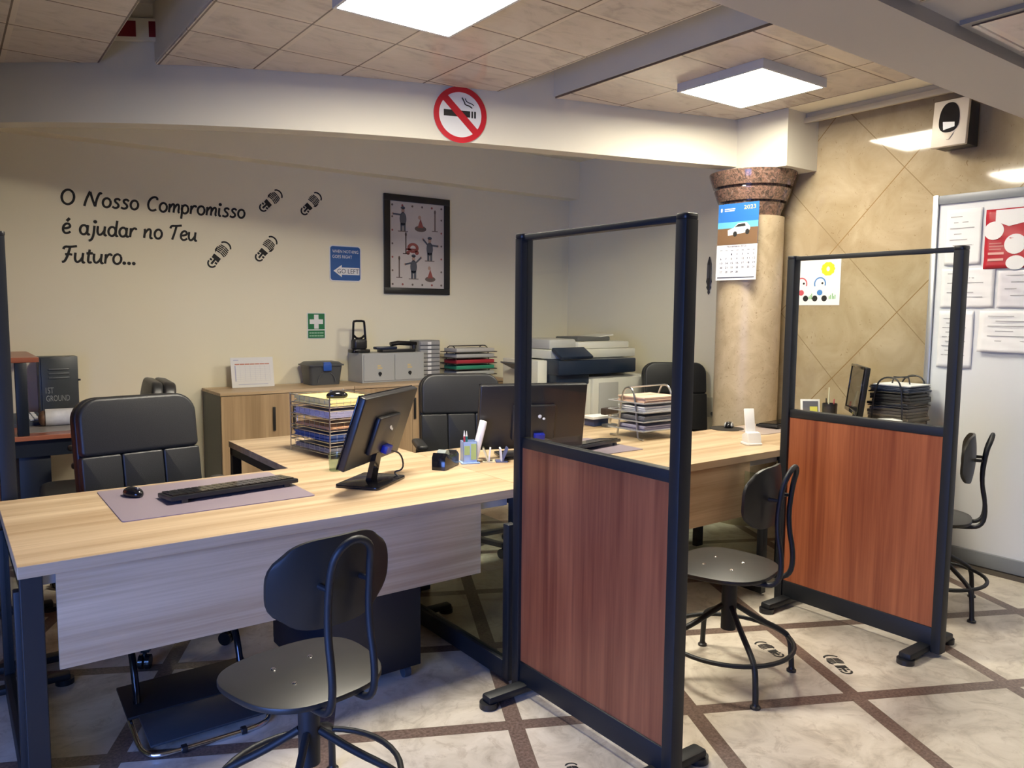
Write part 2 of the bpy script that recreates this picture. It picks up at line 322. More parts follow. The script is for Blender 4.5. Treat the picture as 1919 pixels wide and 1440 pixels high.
# lower front ceiling with its own tiled fields
struct(M().box(-1.6, 4.95, -2.98, 1.44, 2.60, 3.19).build('ceiling_front', TRIMP, smooth=False))
for x0, x1 in ((.96, 2.76), (3.14, 4.93)):
    t = M(); t.box(x0-.03, x1+.03, -1.86, 1.425, 2.583, 2.60); struct(t.build('trim_7', mat('rim', (.33, .31, .28), .5), smooth=False))
    t = M(); t.box(0, x1-x0, -3.19, .05, 0, .006); o = t.build('ceiling_tiles', TILE, smooth=False); o.location = (x0, 1.345, 2.5765); struct(o, 'stone patterned ceiling tiles')
struct(M().box(4.87, 4.95, -2.98, 3.28, 0, .026).build('baseboard_right', mat('baseboard_stone', (.10, .085, .07), .3), smooth=False))
struct(M().box(-1.6, 5.29, 6.185, 6.2, 0, .08).build('baseboard_back', mat('baseboard_grey', (.25, .23, .2), .5), smooth=False))
# round column
t = thing('column', 'round stone column with a dark granite stepped capital', 'column', (4.72, 3.52, 0))
M().lathe([(.226, 0), (.226, 2.192)], (4.72, 3.52, 0), 56).build('shaft', COLM, t)
cp_ = M(); cp_.lathe([(.195, 2.192), (.222, 2.275), (.225, 2.282), (.200, 2.284), (.200, 2.298), (.236, 2.299), (.264, 2.374), (.265, 2.382), (.236, 2.384), (.236, 2.400), (.272, 2.401), (.302, 2.488), (.302, 2.50)], (4.72, 3.52, 0), 56)
cpo = cp_.build('capital', GRAN, t, ang=20)
# ================================================================ CEILING LIGHTS
LAMP = mat('lamp_diffuser', LAMP_COL, .5, emit=LAMP_E)
def lamp(cx, cy, z, label, under, lm=LAMP):
    t = thing('ceiling_light', label, 'light', (cx, cy, z), 0, 'square ceiling lights')
    f = M()
    for a, b, c, d in ((-.30, .30, -.30, -.285), (-.30, .30, .285, .30), (-.30, -.285, -.285, .285), (.285, .30, -.285, .285)): f.box(cx+a, cx+b, cy+c, cy+d, z, under)
    f.box(cx-.285, cx+.285, cy-.285, cy+.285, z+.012, under)
    f.build('frame', mat('lamp_frame', (.55, .56, .57), .4), t, smooth=False)
    M().box(cx-.285, cx+.285, cy-.285, cy+.285, z+.003, z+.010).build('diffuser', lm, t, smooth=False)
lamp(1.742, 3.0, 2.82, 'square lit ceiling panel at the top edge above the desk with the wire tray tower', 2.869)
LAMP2 = mat('lamp_diffuser_dimmer', (LAMP_COL[0], LAMP_COL[1], LAMP_COL[2]*1.0), .5, emit=LAMP_E*.58)
LAMP3 = mat('lamp_diffuser_low', LAMP_COL, .5, emit=LAMP_E*.20)
lamp(3.90, 2.945, 2.82, 'square lit ceiling panel with grey frame near the marble wall', 2.869, LAMP2)
lamp(3.95, .35, 2.535, 'square lit ceiling panel near the whiteboard end of the front ceiling', 2.576, LAMP3)
# ================================================================ PARTITION SCREENS
def make_screen(label):
    t = thing('partition_screen', label, 'partition', (0, 0, 0), 0, 'cherry and glass partition screens'); L = False
    for s in (-1, 1):
        y = s*.4
        M().prism(rr(.055, .042, .004, 2), .02, 1.782, Matrix.Translation((0, y, 0))).build('post', BLK, t, L)
        M().prism(rr(.059, .048, .014, 4), 1.782, 1.80, Matrix.Translation((0, y, 0)), .004).build('post_cap', BLKP, t, L)
        f = M(); f.box(-.20, .20, y*.88-.028, y*.88+.028, .018, .05, .01); fo = f.build('foot', BLK, t, L)
        for q in (-.185, .185): M().cyl((q, y*.88, 0), (q, y*.88, .022), .036).build('foot_pad', BLKP, fo, L)
    M().box(-.021, .021, -.379, .379, .04, .128, .006).build('base_rail', BLK, t, L)
    M().box(-.019, .019, -.379, .379, .982, 1.024, .005).build('sill_rail', BLK, t, L)
    M().box(-.019, .019, -.379, .379, 1.775, 1.796, .003).build('top_rail', BLK, t, L)
    M().box(-.014, .014, -.379, .379, .128, .982).build('wood_panel', CHERRY, t, L)
    M().box(-.003, .003, -.379, .379, 1.024, 1.775).build('glass_pane', GLASS, t, L)
    return t
s0 = make_screen('cherry and glass partition nearest the camera, in the middle of the room')
s0.location = (1.8025, 1.972, 0)
# ================================================================ LOW GLASS SCREENS under the desk ends
def make_low(label):
    t = thing('low_glass_screen', label, 'partition', (0, 0, 0), 0, 'low glass screens under the desk ends'); L = False
    for s in (-1, 1):
        M().box(-.02, .02, s*.40-.02, s*.40+.02, .012, .66, .004).build('post', BLK, t, L)
    fo = M().box(-.20, .20, .355, .405, .018, .045, .008).build('foot', BLK, t, L)
    for q in (-.18, .18): M().cyl((q, .38, 0), (q, .38, .022), .034).build('foot_pad', BLKP, fo, L)
    M().box(-.02, .02, -.38, .38, .012, .09, .005).build('base_rail', BLK, t, L)
    M().box(-.003, .003, -.38, .38, .09, .655).build('glass_pane', GLASSG, t, L)
    return t
l0 = make_low('low glass screen under the right end of the nearest desk, behind the middle partition')
l0.location = (1.80, 2.845, 0)
# ================================================================ DESKS
def desk(x0, x1, y0, y1, label, mod, ret=None):
    t = thing('office_desk', label, 'desk', ((x0+x1)/2, (y0+y1)/2, 0), 0, 'oak desks with black steel legs')
    M().box(x0, x1, y0, y1, .712, .75, .002).build('desktop', OAK, t, smooth=False)
    M().box(mod[0], mod[1], y0+.03, y0+.048, .402, .7115).build('modesty_panel', OAK, t, smooth=False)
    for xa in (x0+.004, x1-.064):
        M().box(xa, xa+.06, y0+.012, y0+.05, 0, .7115, .003).build('leg', BLK, t, smooth=False)
        M().box(xa, xa+.06, y1-.05, y1-.012, 0, .7115, .003).build('leg', BLK, t, smooth=False)
        M().box(xa+.01, xa+.05, y0+.05, y1-.05, .672, .7115, .002).build('side_bar', BLK, t, smooth=False)
    M().box(x0+.065, x1-.065, y0+.055, y0+.12, .668, .711, .002).build('crossbeam', GALV, t, smooth=False)
    if ret:
        rx0, rx1, ry1 = ret
        M().box(rx0, rx1, y1+.002, ry1, .714, .75, .002).build('return_top', OAK, t, smooth=False)
        f = M(); f.box(rx0+.004, rx0+.044, y1+.002, ry1-.01, .672, .7135); f.box(rx0+.004, rx1-.01, ry1-.05, ry1-.01, .672, .7135); f.build('return_frame', BLK, t, smooth=False)
        for xa in (rx0+.004, rx1-.054): M().box(xa, xa+.05, ry1-.06, ry1-.01, 0, .672, .003).build('leg', BLK, t, smooth=False)
    return t
desk(.145, 2.0145, 2.615, 3.575, 'light oak desk in the left foreground with a side return and grey pad', (.244, 1.795), (1.31, 2.0145, 4.535))
desk(2.0155, 3.878, 2.555, 3.600, 'light oak desk between the two cherry partitions', (2.12, 3.532), (3.17, 3.878, 4.30))
desk(3.882, 4.88, 2.25, 3.280, 'light oak desk against the marble wall, seen through the farther glass', (3.98, 4.76))
# ================================================================ SWIVEL STOOL CHAIRS
def make_swivel(label):
    t = thing('swivel_chair', label, 'chair', (0, 0, 0), 0, 'industrial swivel chairs'); L = False
    # seat: rounded, wider at the front (+Y), slightly dished plywood
    out = []
    for i in range(44):
        a = 2*math.pi*i/44; c, s = math.cos(a), math.sin(a); e = .72
        x = .215*abs(c)**e*(1 if c > 0 else -1); y = .20*abs(s)**e*(1 if s > 0 else -1); x *= 1+.10*(y/.2); out.append((x, y+.02))
    st = M().prism(out, .452, .470, None, .005).build('seat', STOOLW, t, L)
    b = M(); [b.cyl((x, y, .4702), (x, y, .4735), .008, .005, 10) for x in (-.06, .06) for y in (-.03, .09)]; b.build('bolt', CHR, st, L)
    # backrest: curved plywood shell
    bm = M(); n, k = 22, 10; w = .19; th = .011; V = {}
    for side in (0, 1):
        for i in range(n+1):
            for j in range(k+1):
                u = -1+2*i/n; v = -1+2*j/k
                sx = u*math.sqrt(1-.42*v*v*abs(v)) if True else u
                x = w*sx; z = .785+.122*v*math.sqrt(1-.46*u*u*u*u); yy = -.180+.055*(x/w)**2+.012*v*v + .012*(v) + (th if side else 0)
                V[side, i, j] = bm.b.verts.new((x, yy-.03*(v*.5), z))
    for i in range(n):
        for j in range(k):
            bm.b.faces.new((V[0, i, j], V[0, i+1, j], V[0, i+1, j+1], V[0, i, j+1])); bm.b.faces.new((V[1, i, j], V[1, i, j+1], V[1, i+1, j+1], V[1, i+1, j]))
    for i in range(n):
        for j in (0, k): bm.b.faces.new((V[0, i, j], V[1, i, j], V[1, i+1, j], V[0, i+1, j]) if j == 0 else (V[0, i, j], V[0, i+1, j], V[1, i+1, j], V[1, i, j]))
    for j in range(k):
        for i in (0, n): bm.b.faces.new((V[0, i, j], V[0, i, j+1], V[1, i, j+1], V[1, i, j]) if i == 0 else (V[0, i, j], V[1, i, j], V[1, i, j+1], V[0, i, j+1]))
    bm.build('backrest', STOOLW, t, L, ang=50)
    # hoop tube: from under the seat up behind the backrest
    hf = [(-.062, -.03, .438), (-.066, -.15, .438), (-.066, -.222, .452), (-.066, -.236, .54), (-.064, -.206, .68), (-.062, -.220, .83), (-.052, -.240, .892), (0, -.247, .920)]
    pts = hf + [(-x, y, z) for x, y, z in hf[-2::-1]]
    hp = M().tube(pts, .0105, 10, smooth=2).build('back_hoop', BLK, t, L, ang=60)
    h = M(); [h.cyl((x, -.215, .785), (x, -.172, .785), .007, .009, 10) for x in (-.063, .063)]; h.build('hoop_bracket', BLKP, hp, L)
    M().box(-.085, .085, -.09, .10, .436, .452, .003).build('seat_plate', BLK, t, L)
    c = M(); c.cyl((0, 0, .20), (0, 0, .40), .031, .031, 24); c.cyl((0, 0, .395), (0, 0, .436), .018, .018, 16); c.cyl((.03, 0, .385), (.085, 0, .385), .011, .011, 12); c.build('pedestal_column', BLK, t, L)
    for q in range(4):
        a = math.pi/4+q*math.pi/2; cx, sy = math.cos(a), math.sin(a)
        p = [(cx*.028, sy*.028, .30), (cx*.13, sy*.13, .235), (cx*.23, sy*.23, .185), (cx*.272, sy*.272, .15), (cx*.282, sy*.282, .06), (cx*.285, sy*.285, .018)]
        lg = M().tube(p, .0115, 10, smooth=2).build('leg', BLK, t, L, ang=60)
        M().lathe([(.012, .02), (.014, .012), (.020, .008), (.020, 0)], (cx*.285, sy*.285, 0), 16).build('foot_glide', BLKP, lg, L)
    M().tube([(.262*math.cos(2*math.pi*i/40), .262*math.sin(2*math.pi*i/40), .155) for i in range(40)], .0095, 8, True).build('foot_ring', BLK, t, L, ang=60)
    return t
w0 = make_swivel('black swivel chair with wooden seat in front of the nearest desk')
w0.location = (.80, 2.055, 0); w0.rotation_euler = (0, 0, R(9))
# ================================================================ OFFICE CHAIRS
def make_office(label):
    t = thing('office_chair', label, 'chair', (0, 0, 0), 0, 'black leather office chairs'); L = False
    T = Matrix.Translation((0, .20, .52)) @ Matrix.Rotation(R(-9), 4, 'X') @ Matrix.Rotation(R(90), 4, 'X')  # local x, up, thickness toward -Y
    sh = rr(.535, .60, .10, 8, 0, .29, (.45, .45, 1, 1)); M().prism(sh, -.085, -.02, T, .014, 3).build('backrest_shell', BLKP, t, L)
    tp = M().prism(rr(.525, .262, .095, 8, 0, .452, (.25, .25, 1, 1)), -.02, .042, T, .017, 4); tp.build('backrest_pad', LEA, t, L, ang=60)
    lo = M()
    for cx, ww in ((-.179, .171), (0, .182), (.179, .171)): lo.prism(rr(ww, .306, .012, 4, cx, .167), -.02, .038, T, .009, 3)
    lo.build('backrest_pad', LEA, t, L, ang=60)
    M().prism(rr(.52, .50, .09, 8, 0, -.06), .42, .51, None, .03, 4).build('seat', LEA, t, L, ang=60)
    for s in (-1, 1):
        p = [(s*.24, .10, .44), (s*.30, .08, .48), (s*.305, .06, .64), (s*.30, .02, .672), (s*.30, -.12, .672)]
        ar = M().tube(p, .018, 10, smooth=2).build('armrest', BLKP, t, L, ang=60)
        M().prism(rr(.07, .30, .03, 5, s*.305, -.01), .668, .70, None, .012, 3).build('armrest_pad', LEA, ar, L, ang=60)
    M().box(-.05, .05, .10, .235, .40, .60, .01).build('back_bracket', BLKP, t, L)
    g = M(); g.cyl((0, 0, .22), (0, 0, .42), .018, .018, 16); g.cyl((0, 0, .07), (0, 0, .26), .03, .028, 20); g.build('gas_lift', BLKP, t, L)
    for q in range(5):
        a = R(90+72*q); c, s = math.cos(a), math.sin(a)
        T2 = Matrix.Rotation(a, 4, 'Z')
        lg = M().prism([(0, -.03), (.30, -.017), (.30, .017), (0, .03)], .065, .095, T2, .006).build('base_leg', BLKP, t, L)
        k = M(); k.cyl((.30*c-.022*s, .30*s+.022*c, .03), (.30*c-.005*s, .30*s+.005*c, .03), .03, .03, 16); k.cyl((.30*c+.005*s, .30*s-.005*c, .03), (.30*c+.022*s, .30*s-.022*c, .03), .03, .03, 16); k.cyl((.30*c, .30*s, .03), (.30*c, .30*s, .068), .009, .009, 10)
        k.build('caster', BLKG, lg, L)
    return t
o0 = make_office('black leather office chair behind the nearest desk'); o0.location = (.765, 3.69, 0); o0.rotation_euler = (0, 0, R(8))
kids = {}
for o in COL.objects:
    if o.parent: kids.setdefault(o.parent, []).append(o)
dup(s0, (3.4895, 1.935, 0), 0, 'cherry and glass partition farther right, by the whiteboard', kids)
dup(s0, (.188, 4.03, 0), 0, 'dark partition post at the left edge, behind the nearest desk', kids)
dup(l0, (3.49, 2.86, 0), 0, 'low glass screen behind the farther right partition', kids)
dup(l0, (.155, 3.09, 0), 0, 'low glass screen under the left end of the nearest desk', kids)
dup(w0, (2.585, 1.97, 0), R(15), 'black swivel chair with wooden seat between the two cherry partitions', kids)
dup(w0, (4.135, 1.885, 0), R(23), 'black swivel chair in front of the whiteboard, partly hidden by the farther partition', kids)
dup(o0, (2.645, 4.05, 0), R(-22), 'black leather office chair behind the dark monitor and the light blue pen stand', kids)
dup(o0, (4.82, 4.20, 0), R(-34), 'black leather office chair behind the silver tray, left of the column', kids)
dup(o0, (.70, 4.86, 0), R(-95), 'black office chair turned sideways beside the red wood desk at the back', kids)
# ================================================================ ITEMS ON THE NEAREST DESK
Z = .7505
tag(M().prism(rr(.715, .56, .012, 4, .8425, 3.25), Z, Z+.003).build('desk_pad', mat('grey_lilac_vinyl', (.30, .245, .295), .30)), 'grey lilac desk pad under the keyboard and mouse', 'desk pad')
def mouse(loc, rz, label, silver=False, group='computer mice'):
    t = thing('computer_mouse', label, 'mouse', loc, rz, group)
    b = M(); b.ball((0, 0, .012), 1, .031, .056, .026, seg=20)
    for v in b.b.verts: v.co.z = max(v.co.z, 0.0)
    b.build('shell', BLKG, t, False, ang=80)
    if silver:
        s = M()
        for q in (-1, 1): s.ball((q*.020, .01, .014), 1, .010, .036, .021, seg=14)
        for v in s.b.verts: v.co.z = max(v.co.z, .004)
        s.build('side_strip', ALU, t, False, ang=80)
    M().cyl((-.004, .03, .033), (.004, .03, .033), .009, .009, 12).build('scroll_wheel', GREYP, t, False); return t
mouse((.592, 3.365, Z+.003), R(200), 'small black mouse on the grey lilac desk pad')
def keyboard(loc, rz, label, w=.46, tilt=4):
    t = thing('computer_keyboard', label, 'keyboard', loc, rz, 'computer keyboards'); T = Matrix.Rotation(R(-tilt), 4, 'X')
    M().box(-w/2, w/2, -.08, .075, .008, .026, .004, T).build('body', BLKP, t, False)
    k = M(); n = 18
    for r_ in range(5):
        for c in range(n):
            k.box(-w/2+.012+c*(w-.024)/n, -w/2+.010+(c+1)*(w-.024)/n-.002, -.068+r_*.026, -.068+r_*.026+.022, .0255, .032, 0, T)
    k.build('key_field', BLKG, t, False)['kind'] = 'stuff'
    for s in (-1, 1): M().box(s*w*.40-.012, s*w*.40+.012, -.078, -.062, 0, .016, .002).build('foot', BLKP, t, False)
    return t
keyboard((.935, 3.225, Z+.003), R(6), 'black keyboard lying on the grey lilac desk pad', .53)
def monitor(loc, rz, w, h, tilt, zc, label, base=(.26, .20), boff=(0, 0), neckx=0, marks=True, thick=.032):
    """local: screen faces +Y, back toward -Y; base on z=0"""
    t = thing('computer_monitor', label, 'monitor', loc, rz, 'computer monitors')
    T = Matrix.Translation((0, 0, zc)) @ Matrix.Rotation(R(tilt), 4, 'X')
    hs = M(); hs.box(-w/2, w/2, -thick, 0, -h/2, h/2, .007, T, 3); ho = hs.build('housing', BLKP, t, False)
    hump = M(); hump.box(-w*.20, w*.20, -thick-.022, -thick+.002, -h*.34, h*.20, .008, T, 3); hump.build('back_hump', BLKP, ho, False)
    b = M(); q = .016
    for a in ((-w/2, w/2, h/2-q, h/2), (-w/2, w/2, -h/2, -h/2+q*1.6), (-w/2, -w/2+q, -h/2, h/2), (w/2-q, w/2, -h/2, h/2)): b.box(a[0], a[1], 0, .006, a[2], a[3], .002, T)
    b.build('bezel', BLKG, t, False)
    M().box(-w/2+q, w/2-q, -.001, .002, -h/2+q, h/2-q, 0, T).build('display', mat('dark_display', (.015, .014, .013), .08), t, False)
    top = T @ Vector((0, -thick-.01, -h*.30)); nk = M(); bx, by = boff
    nk.prism([(-.032, -.012), (.032, -.012), (.032, .012), (-.032, .012)], 0, 1)
    for v in nk.b.verts:
        f = v.co.z; v.co = Vector((v.co.x*(1-.25*f)+bx*(1-f)+top.x*f, v.co.y+by*(1-f)+top.y*f, .012+(top.z+.02-.012)*f))
    nk.build('neck', BLKG, t, False)
    M().prism(rr(base[0], base[1], .02, 5, bx, by), 0, .014, None, .004).build('base', BLKG, t, False)
    if marks:
        d = M(); d.ball(T @ Vector((w*.05, -thick-.0225, h*.03)), .5, .02, .004, .022, seg=12); d.ball(T @ Vector((w*.09, -thick-.0225, -h*.01)), .5, .016, .004, .014, seg=12)
        d.build('white_mark', WHT, ho, False)
        p = M(); p.box(-.028, .028, -thick-.050, -thick-.02, -.018, .018, .005, T @ Matrix.Translation((w*.05, 0, -h*.28))); po = p.build('video_plug', mat('plug_blue', (.01, .02, .30), .4), t, False)
        a = T @ Vector((w*.09, -thick-.045, -h*.30))
        M().tube([a, a+Vector((.05, -.03, -.02)), a+Vector((.08, -.03, -.10)), (bx+.11, by-.05, .03), (bx+.10, by-.10, .004)], .004, 8, smooth=2).build('cable', BLKP, po, False)
    return t
monitor((1.515, 3.045, Z), R(37), .52, .325, 19, .258, 'black monitor seen from behind, tilted back, on the nearest desk', (.28, .21), (.0, .03))
# wire tray tower with papers
t = thing('letter_tray_tower', 'silver wire letter tray tower with five tiers on the nearest desk', 'letter tray', (1.69, 3.87, Z)); L = False
TW = RZ(R(8), (1.69, 3.87, Z)); hw, hd, H5 = .165, .20, (.025, .085, .145, .205, .265)
for sx in (-1, 1):
    for sy in (-1, 1): M(TW).tube([(sx*hw, sy*hd, .003), (sx*hw, sy*hd, .315)], .0035).build('post', WIRE, t)
for z in H5:
    b = M(TW)
    for dz in (0, .042): b.tube([(-hw, -hd, z+dz), (hw, -hd, z+dz), (hw, hd, z+dz), (-hw, hd, z+dz)], .0025, 6, True)
    for i in range(1, 8):
        x = -hw+2*hw*i/8; b.tube([(x, -hd, z+.042), (x, -hd, z), (x, hd, z), (x, hd, z+.042)], .0014, 5)
        y = -hd+2*hd*i/8; b.tube([(-hw, y, z+.042), (-hw, y, z), (hw, y, z), (hw, y, z+.042)], .0014, 5)
    b.build('tray', WIRE, t)
YEL = mat('yellow_paper', (.80, .68, .30), .7); ORG = mat('orange_folder', (.62, .36, .20), .6); LIL = mat('lilac_paper', (.40, .38, .50), .6); BLU = mat('blue_folder', (.05, .10, .26), .5); GRY = mat('grey_folder', (.22, .22, .24), .6)
for z, hgt, m, nm, lb in ((H5[4], .034, YEL, 'paper_stack', 'stack of yellow paper in the top tier of the wire tray tower'), (H5[3], .032, LIL, 'paper_stack', 'lilac and white papers in the second tier of the wire tray tower'), (H5[2], .012, ORG, 'folder', 'thin orange folder in the middle tier of the wire tray tower'), (H5[1], .036, BLU, 'folder', 'blue folders in the fourth tier of the wire tray tower'), (H5[0], .022, GRY, 'folder', 'grey papers in the lowest tier of the wire tray tower')):
    b = M(TW); n = 4
    for i in range(n): b.rbox((random.uniform(-.006, .006), random.uniform(-.006, .006), z+.0035+hgt*(i+.5)/n), .30-.01*(i % 2), .36-.012*(i % 2), hgt/n-.0006)
    tag(b.build(nm, m, smooth=False), lb, 'paper', 'papers in the wire tray tower')
mouse(tuple(TW @ Vector((-.06, -.10, H5[4]+.0378))), R(75), 'black mouse lying on the yellow paper on the wire tray tower')
t = thing('drinking_glass', 'clear drinking glass beside the tilted black monitor', 'glass', (1.475, 3.40, Z))
M().lathe([(.030, 0), (.036, .085), (.0335, .085), (.028, .006)], (1.475, 3.40, Z), 28, cap=False).build('tumbler', GLASSG, t); M().cyl((1.475, 3.40, Z), (1.475, 3.40, Z+.006), .029).build('tumbler_base', GLASSG, t)
# tape dispenser
TD = RZ(R(35), (1.945, 3.175, Z)); t = thing('tape_dispenser', 'heavy black tape dispenser near the right end of the nearest desk', 'tape dispenser', (1.945, 3.175, Z))
side = [(-.085, 0), (.085, 0), (.085, .052), (.060, .072), (.035, .040), (.0, .036), (-.025, .062), (-.06, .078), (-.085, .055)]
TS = TD @ Matrix.Rotation(R(90), 4, 'X')
M(TS).prism([(-.085, 0), (.085, 0), (.09, .055), (.07, .07), (.03, .062), (-.03, .068), (-.07, .082), (-.085, .06)], -.036, .036, None, .005).build('body', BLKG, t)
M(TS).cyl((-.03, .062, -.022), (-.03, .062, .022), .030, .030, 28).build('tape_roll', mat('tape_grey', (.30, .33, .31), .25), t)
M(TS).box(.078, .092, .060, .073, -.02, .02).build('cutter', GREYP, t)
# pen stand and its pens, card holders (on the next desk)
LB = mat('pale_blue_plastic', (.36, .50, .78), .3); LIME = mat('lime_label', (.42, .55, .20), .5)
PX, PY = 2.105, 3.215
PB = RZ(R(-20), (PX, PY, Z)); t = thing('pen_stand', 'light blue pen stand with a tall white upright beside the tape dispenser', 'pen stand', (PX, PY, Z))
b = M(PB); b.box(-.035, -.032, -.035, .035, 0, .11); b.box(.032, .035, -.035, .035, 0, .11); b.box(-.035, .035, -.035, -.032, 0, .11); b.box(-.035, .035, .032, .035, 0, .11); b.box(-.045, .05, -.045, .04, 0, .006, .002)
b.build('cup', LB, t); M(PB).box(-.030, -.002, -.0365, -.035, .045, .09).box(.004, .031, -.0365, -.035, .02, .10).build('label_strip', LIME, t)
M(PB @ Matrix.Translation((.030, .0, .02)) @ Matrix.Rotation(R(14), 4, 'Y')).prism(rr(.032, .05, .012, 5), 0, .195, None, .004).build('upright', WHT, t)
for i, (dx, dy, c, n) in enumerate(((-.022, -.018, (.45, .03, .05), 'red'), (-.006, .012, (.02, .25, .24), 'teal'), (-.015, .02, (.03, .02, .02), 'dark brown'))):
    p0 = PB @ Vector((dx, dy, .008)); p1 = PB @ Vector((dx*1.25, dy*1.1, .150+.008*(2-i)))
    q = thing('pen', n+' pen standing in the light blue pen stand', 'pen', p0, 0, 'pens in the blue stand')
    M().cyl(p0, p0.lerp(p1, .82), .005, .005, 10).build('barrel', mat('pen_'+n, c, .35), q); M().cyl(p0.lerp(p1, .82), p1, .005, .0015, 10).build('tip', WHT, q)
for x, y, a, lab, m in ((2.203, 3.178, -35, 'cream card holder leaning open beside the pen stand', mat('cream_card', (.68, .63, .42), .5)), (2.258, 3.145, -30, 'white and dark blue card holder right of the pen stand', mat('navy_card', (.10, .12, .25), .4))):
    T = RZ(R(a), (x, y, Z)); t = thing('card_holder', lab, 'card holder', (x, y, Z), 0, 'card holders beside the pen stand'); sg = -1 if 'cream' in lab else 1
    M(T @ Matrix.Rotation(R(22*sg), 4, 'Y')).box(-.004, .004, -.03, .03, .004, .078).build('front_leaf', m, t); M(T @ Matrix.Rotation(R(-6*sg), 4, 'Y')).box(-.004, .004, -.03, .03, .004, .07).build('back_leaf', WHT, t)
    M(T).box(-.03, .03, -.03, .03, 0, .005).build('foot', m, t)
# ================================================================ MIDDLE DESK ITEMS
monitor((2.455, 3.155, Z), R(-20), .575, .345, 11, .222, 'large black monitor seen from behind through the glass of the middle partition', (.27, .20), (-.03, .05))
tag(M().prism(rr(.50, .47, .012, 4, 2.87, 3.222), Z, Z+.003).build('desk_pad', MT['grey_lilac_vinyl']), 'grey lilac desk pad beneath the big black monitor', 'desk pad')
keyboard((2.855, 3.195, Z+.003), R(10), 'black keyboard propped up behind the big black monitor', .50, 7)
t = thing('letter_tray', 'silver arched letter tray full of papers on the middle desk', 'letter tray', (3.485, 3.32, Z))
AX = (3.325, 3.645)
for x in AX:
    M().tube([(x-.01, 3.18, Z+.0066), (x, 3.225, Z+.0066), (x, 3.235, Z+.02), (x, 3.262, Z+.24), (x, 3.285, Z+.30), (x, 3.32, Z+.312), (x, 3.355, Z+.30), (x, 3.378, Z+.24), (x, 3.405, Z+.02), (x, 3.42, Z+.0066), (x, 3.47, Z+.0066)], .006, 8, smooth=2).build('arch', WIRE, t)
M().tube([(AX[0], 3.32, Z+.312), (AX[1], 3.32, Z+.312)], .005).build('top_bar', WIRE, t)
for k, z in enumerate((.05, .105, .16, .215)):
    M().box(AX[0]+.007, AX[1]-.007, 3.19, 3.45, Z+z, Z+z+.004).tube([(AX[0]-.02, 3.17, Z+z+.008), (AX[1]+.02, 3.17, Z+z+.008), (AX[1]+.02, 3.47, Z+z+.008), (AX[0]-.02, 3.47, Z+z+.008)], .004, 8, True).build('tray', mat('smoke_tray', (.34, .34, .36), .3), t)
for k, (z, hg, m, lb) in enumerate(((.055, .03, LIL, 'lilac papers in the lowest shelf of the silver arched tray'), (.110, .032, GRY, 'grey papers in the second shelf of the silver arched tray'), (.165, .034, PAPER, 'white papers in the third shelf of the silver arched tray'), (.220, .036, mat('peach_paper', (.72, .52, .40), .7), 'peach and white papers on top of the silver arched tray'))):
    b = M(); [b.rbox((3.485+random.uniform(-.008, .008), 3.31+random.uniform(-.01, .01), Z+z+hg*(i+.5)/5), .285-.008*(i % 2), .225, hg/5-.001) for i in range(5)]
    tag(b.build('paper_stack', m, smooth=False), lb, 'paper', 'papers in the silver arched tray')
p = onz(1118, 797, Z)
t = thing('card_box', 'dark blue box with white cards on top left of the silver tray', 'box', (p.x, p.y, Z)); M().box(p.x-.07, p.x+.07, p.y-.05, p.y+.05, Z, Z+.05, .004).build('body', mat('box_blue', (.02, .05, .16), .35), t); M().box(p.x-.09, p.x+.10, p.y-.06, p.y+.06, Z+.0505, Z+.066).build('cards', PAPER, t, smooth=False)
p = onz(1142, 800, Z)
t = thing('hole_punch', 'small dark brown punch standing left of the silver tray', 'hole punch', (p.x, p.y, Z)); M().prism(rr(.10, .06, .015, 4, p.x, p.y), Z, Z+.02).build('base', GREYP, t); M().cyl((p.x, p.y, Z+.02), (p.x, p.y, Z+.09), .014).build('stem', CHR, t)
M(RZ(R(10), (p.x, p.y, Z+.105))).box(-.075, .075, -.022, .022, -.02, .025, .008).build('lever', mat('dark_brown_plastic', (.05, .035, .03), .4), t)
p = onz(1408, 833, Z)
t = thing('phone_stand', 'white plastic holder with a tall leaning back at the end of the middle desk', 'phone stand', (p.x, p.y, Z)); T = RZ(R(-25), (p.x, p.y, Z))
M(T).prism(rr(.10, .10, .02, 5), 0, .012, None, .003).build('base', WHT, t)
M(T @ Matrix.Rotation(R(90), 4, 'Y') @ Matrix.Rotation(R(90), 4, 'Z')).prism([(-.045, .01), (.04, .01), (.04, .055), (.0, .075), (-.03, .07)], -.042, .042, None, .006).build('pocket', WHT, t)
M(T @ Matrix.Translation((.012, .035, .05)) @ Matrix.Rotation(R(-12), 4, 'X')).prism(rr(.062, .012, .004, 4), 0, .155, None, .003).build('back_support', WHT, t)
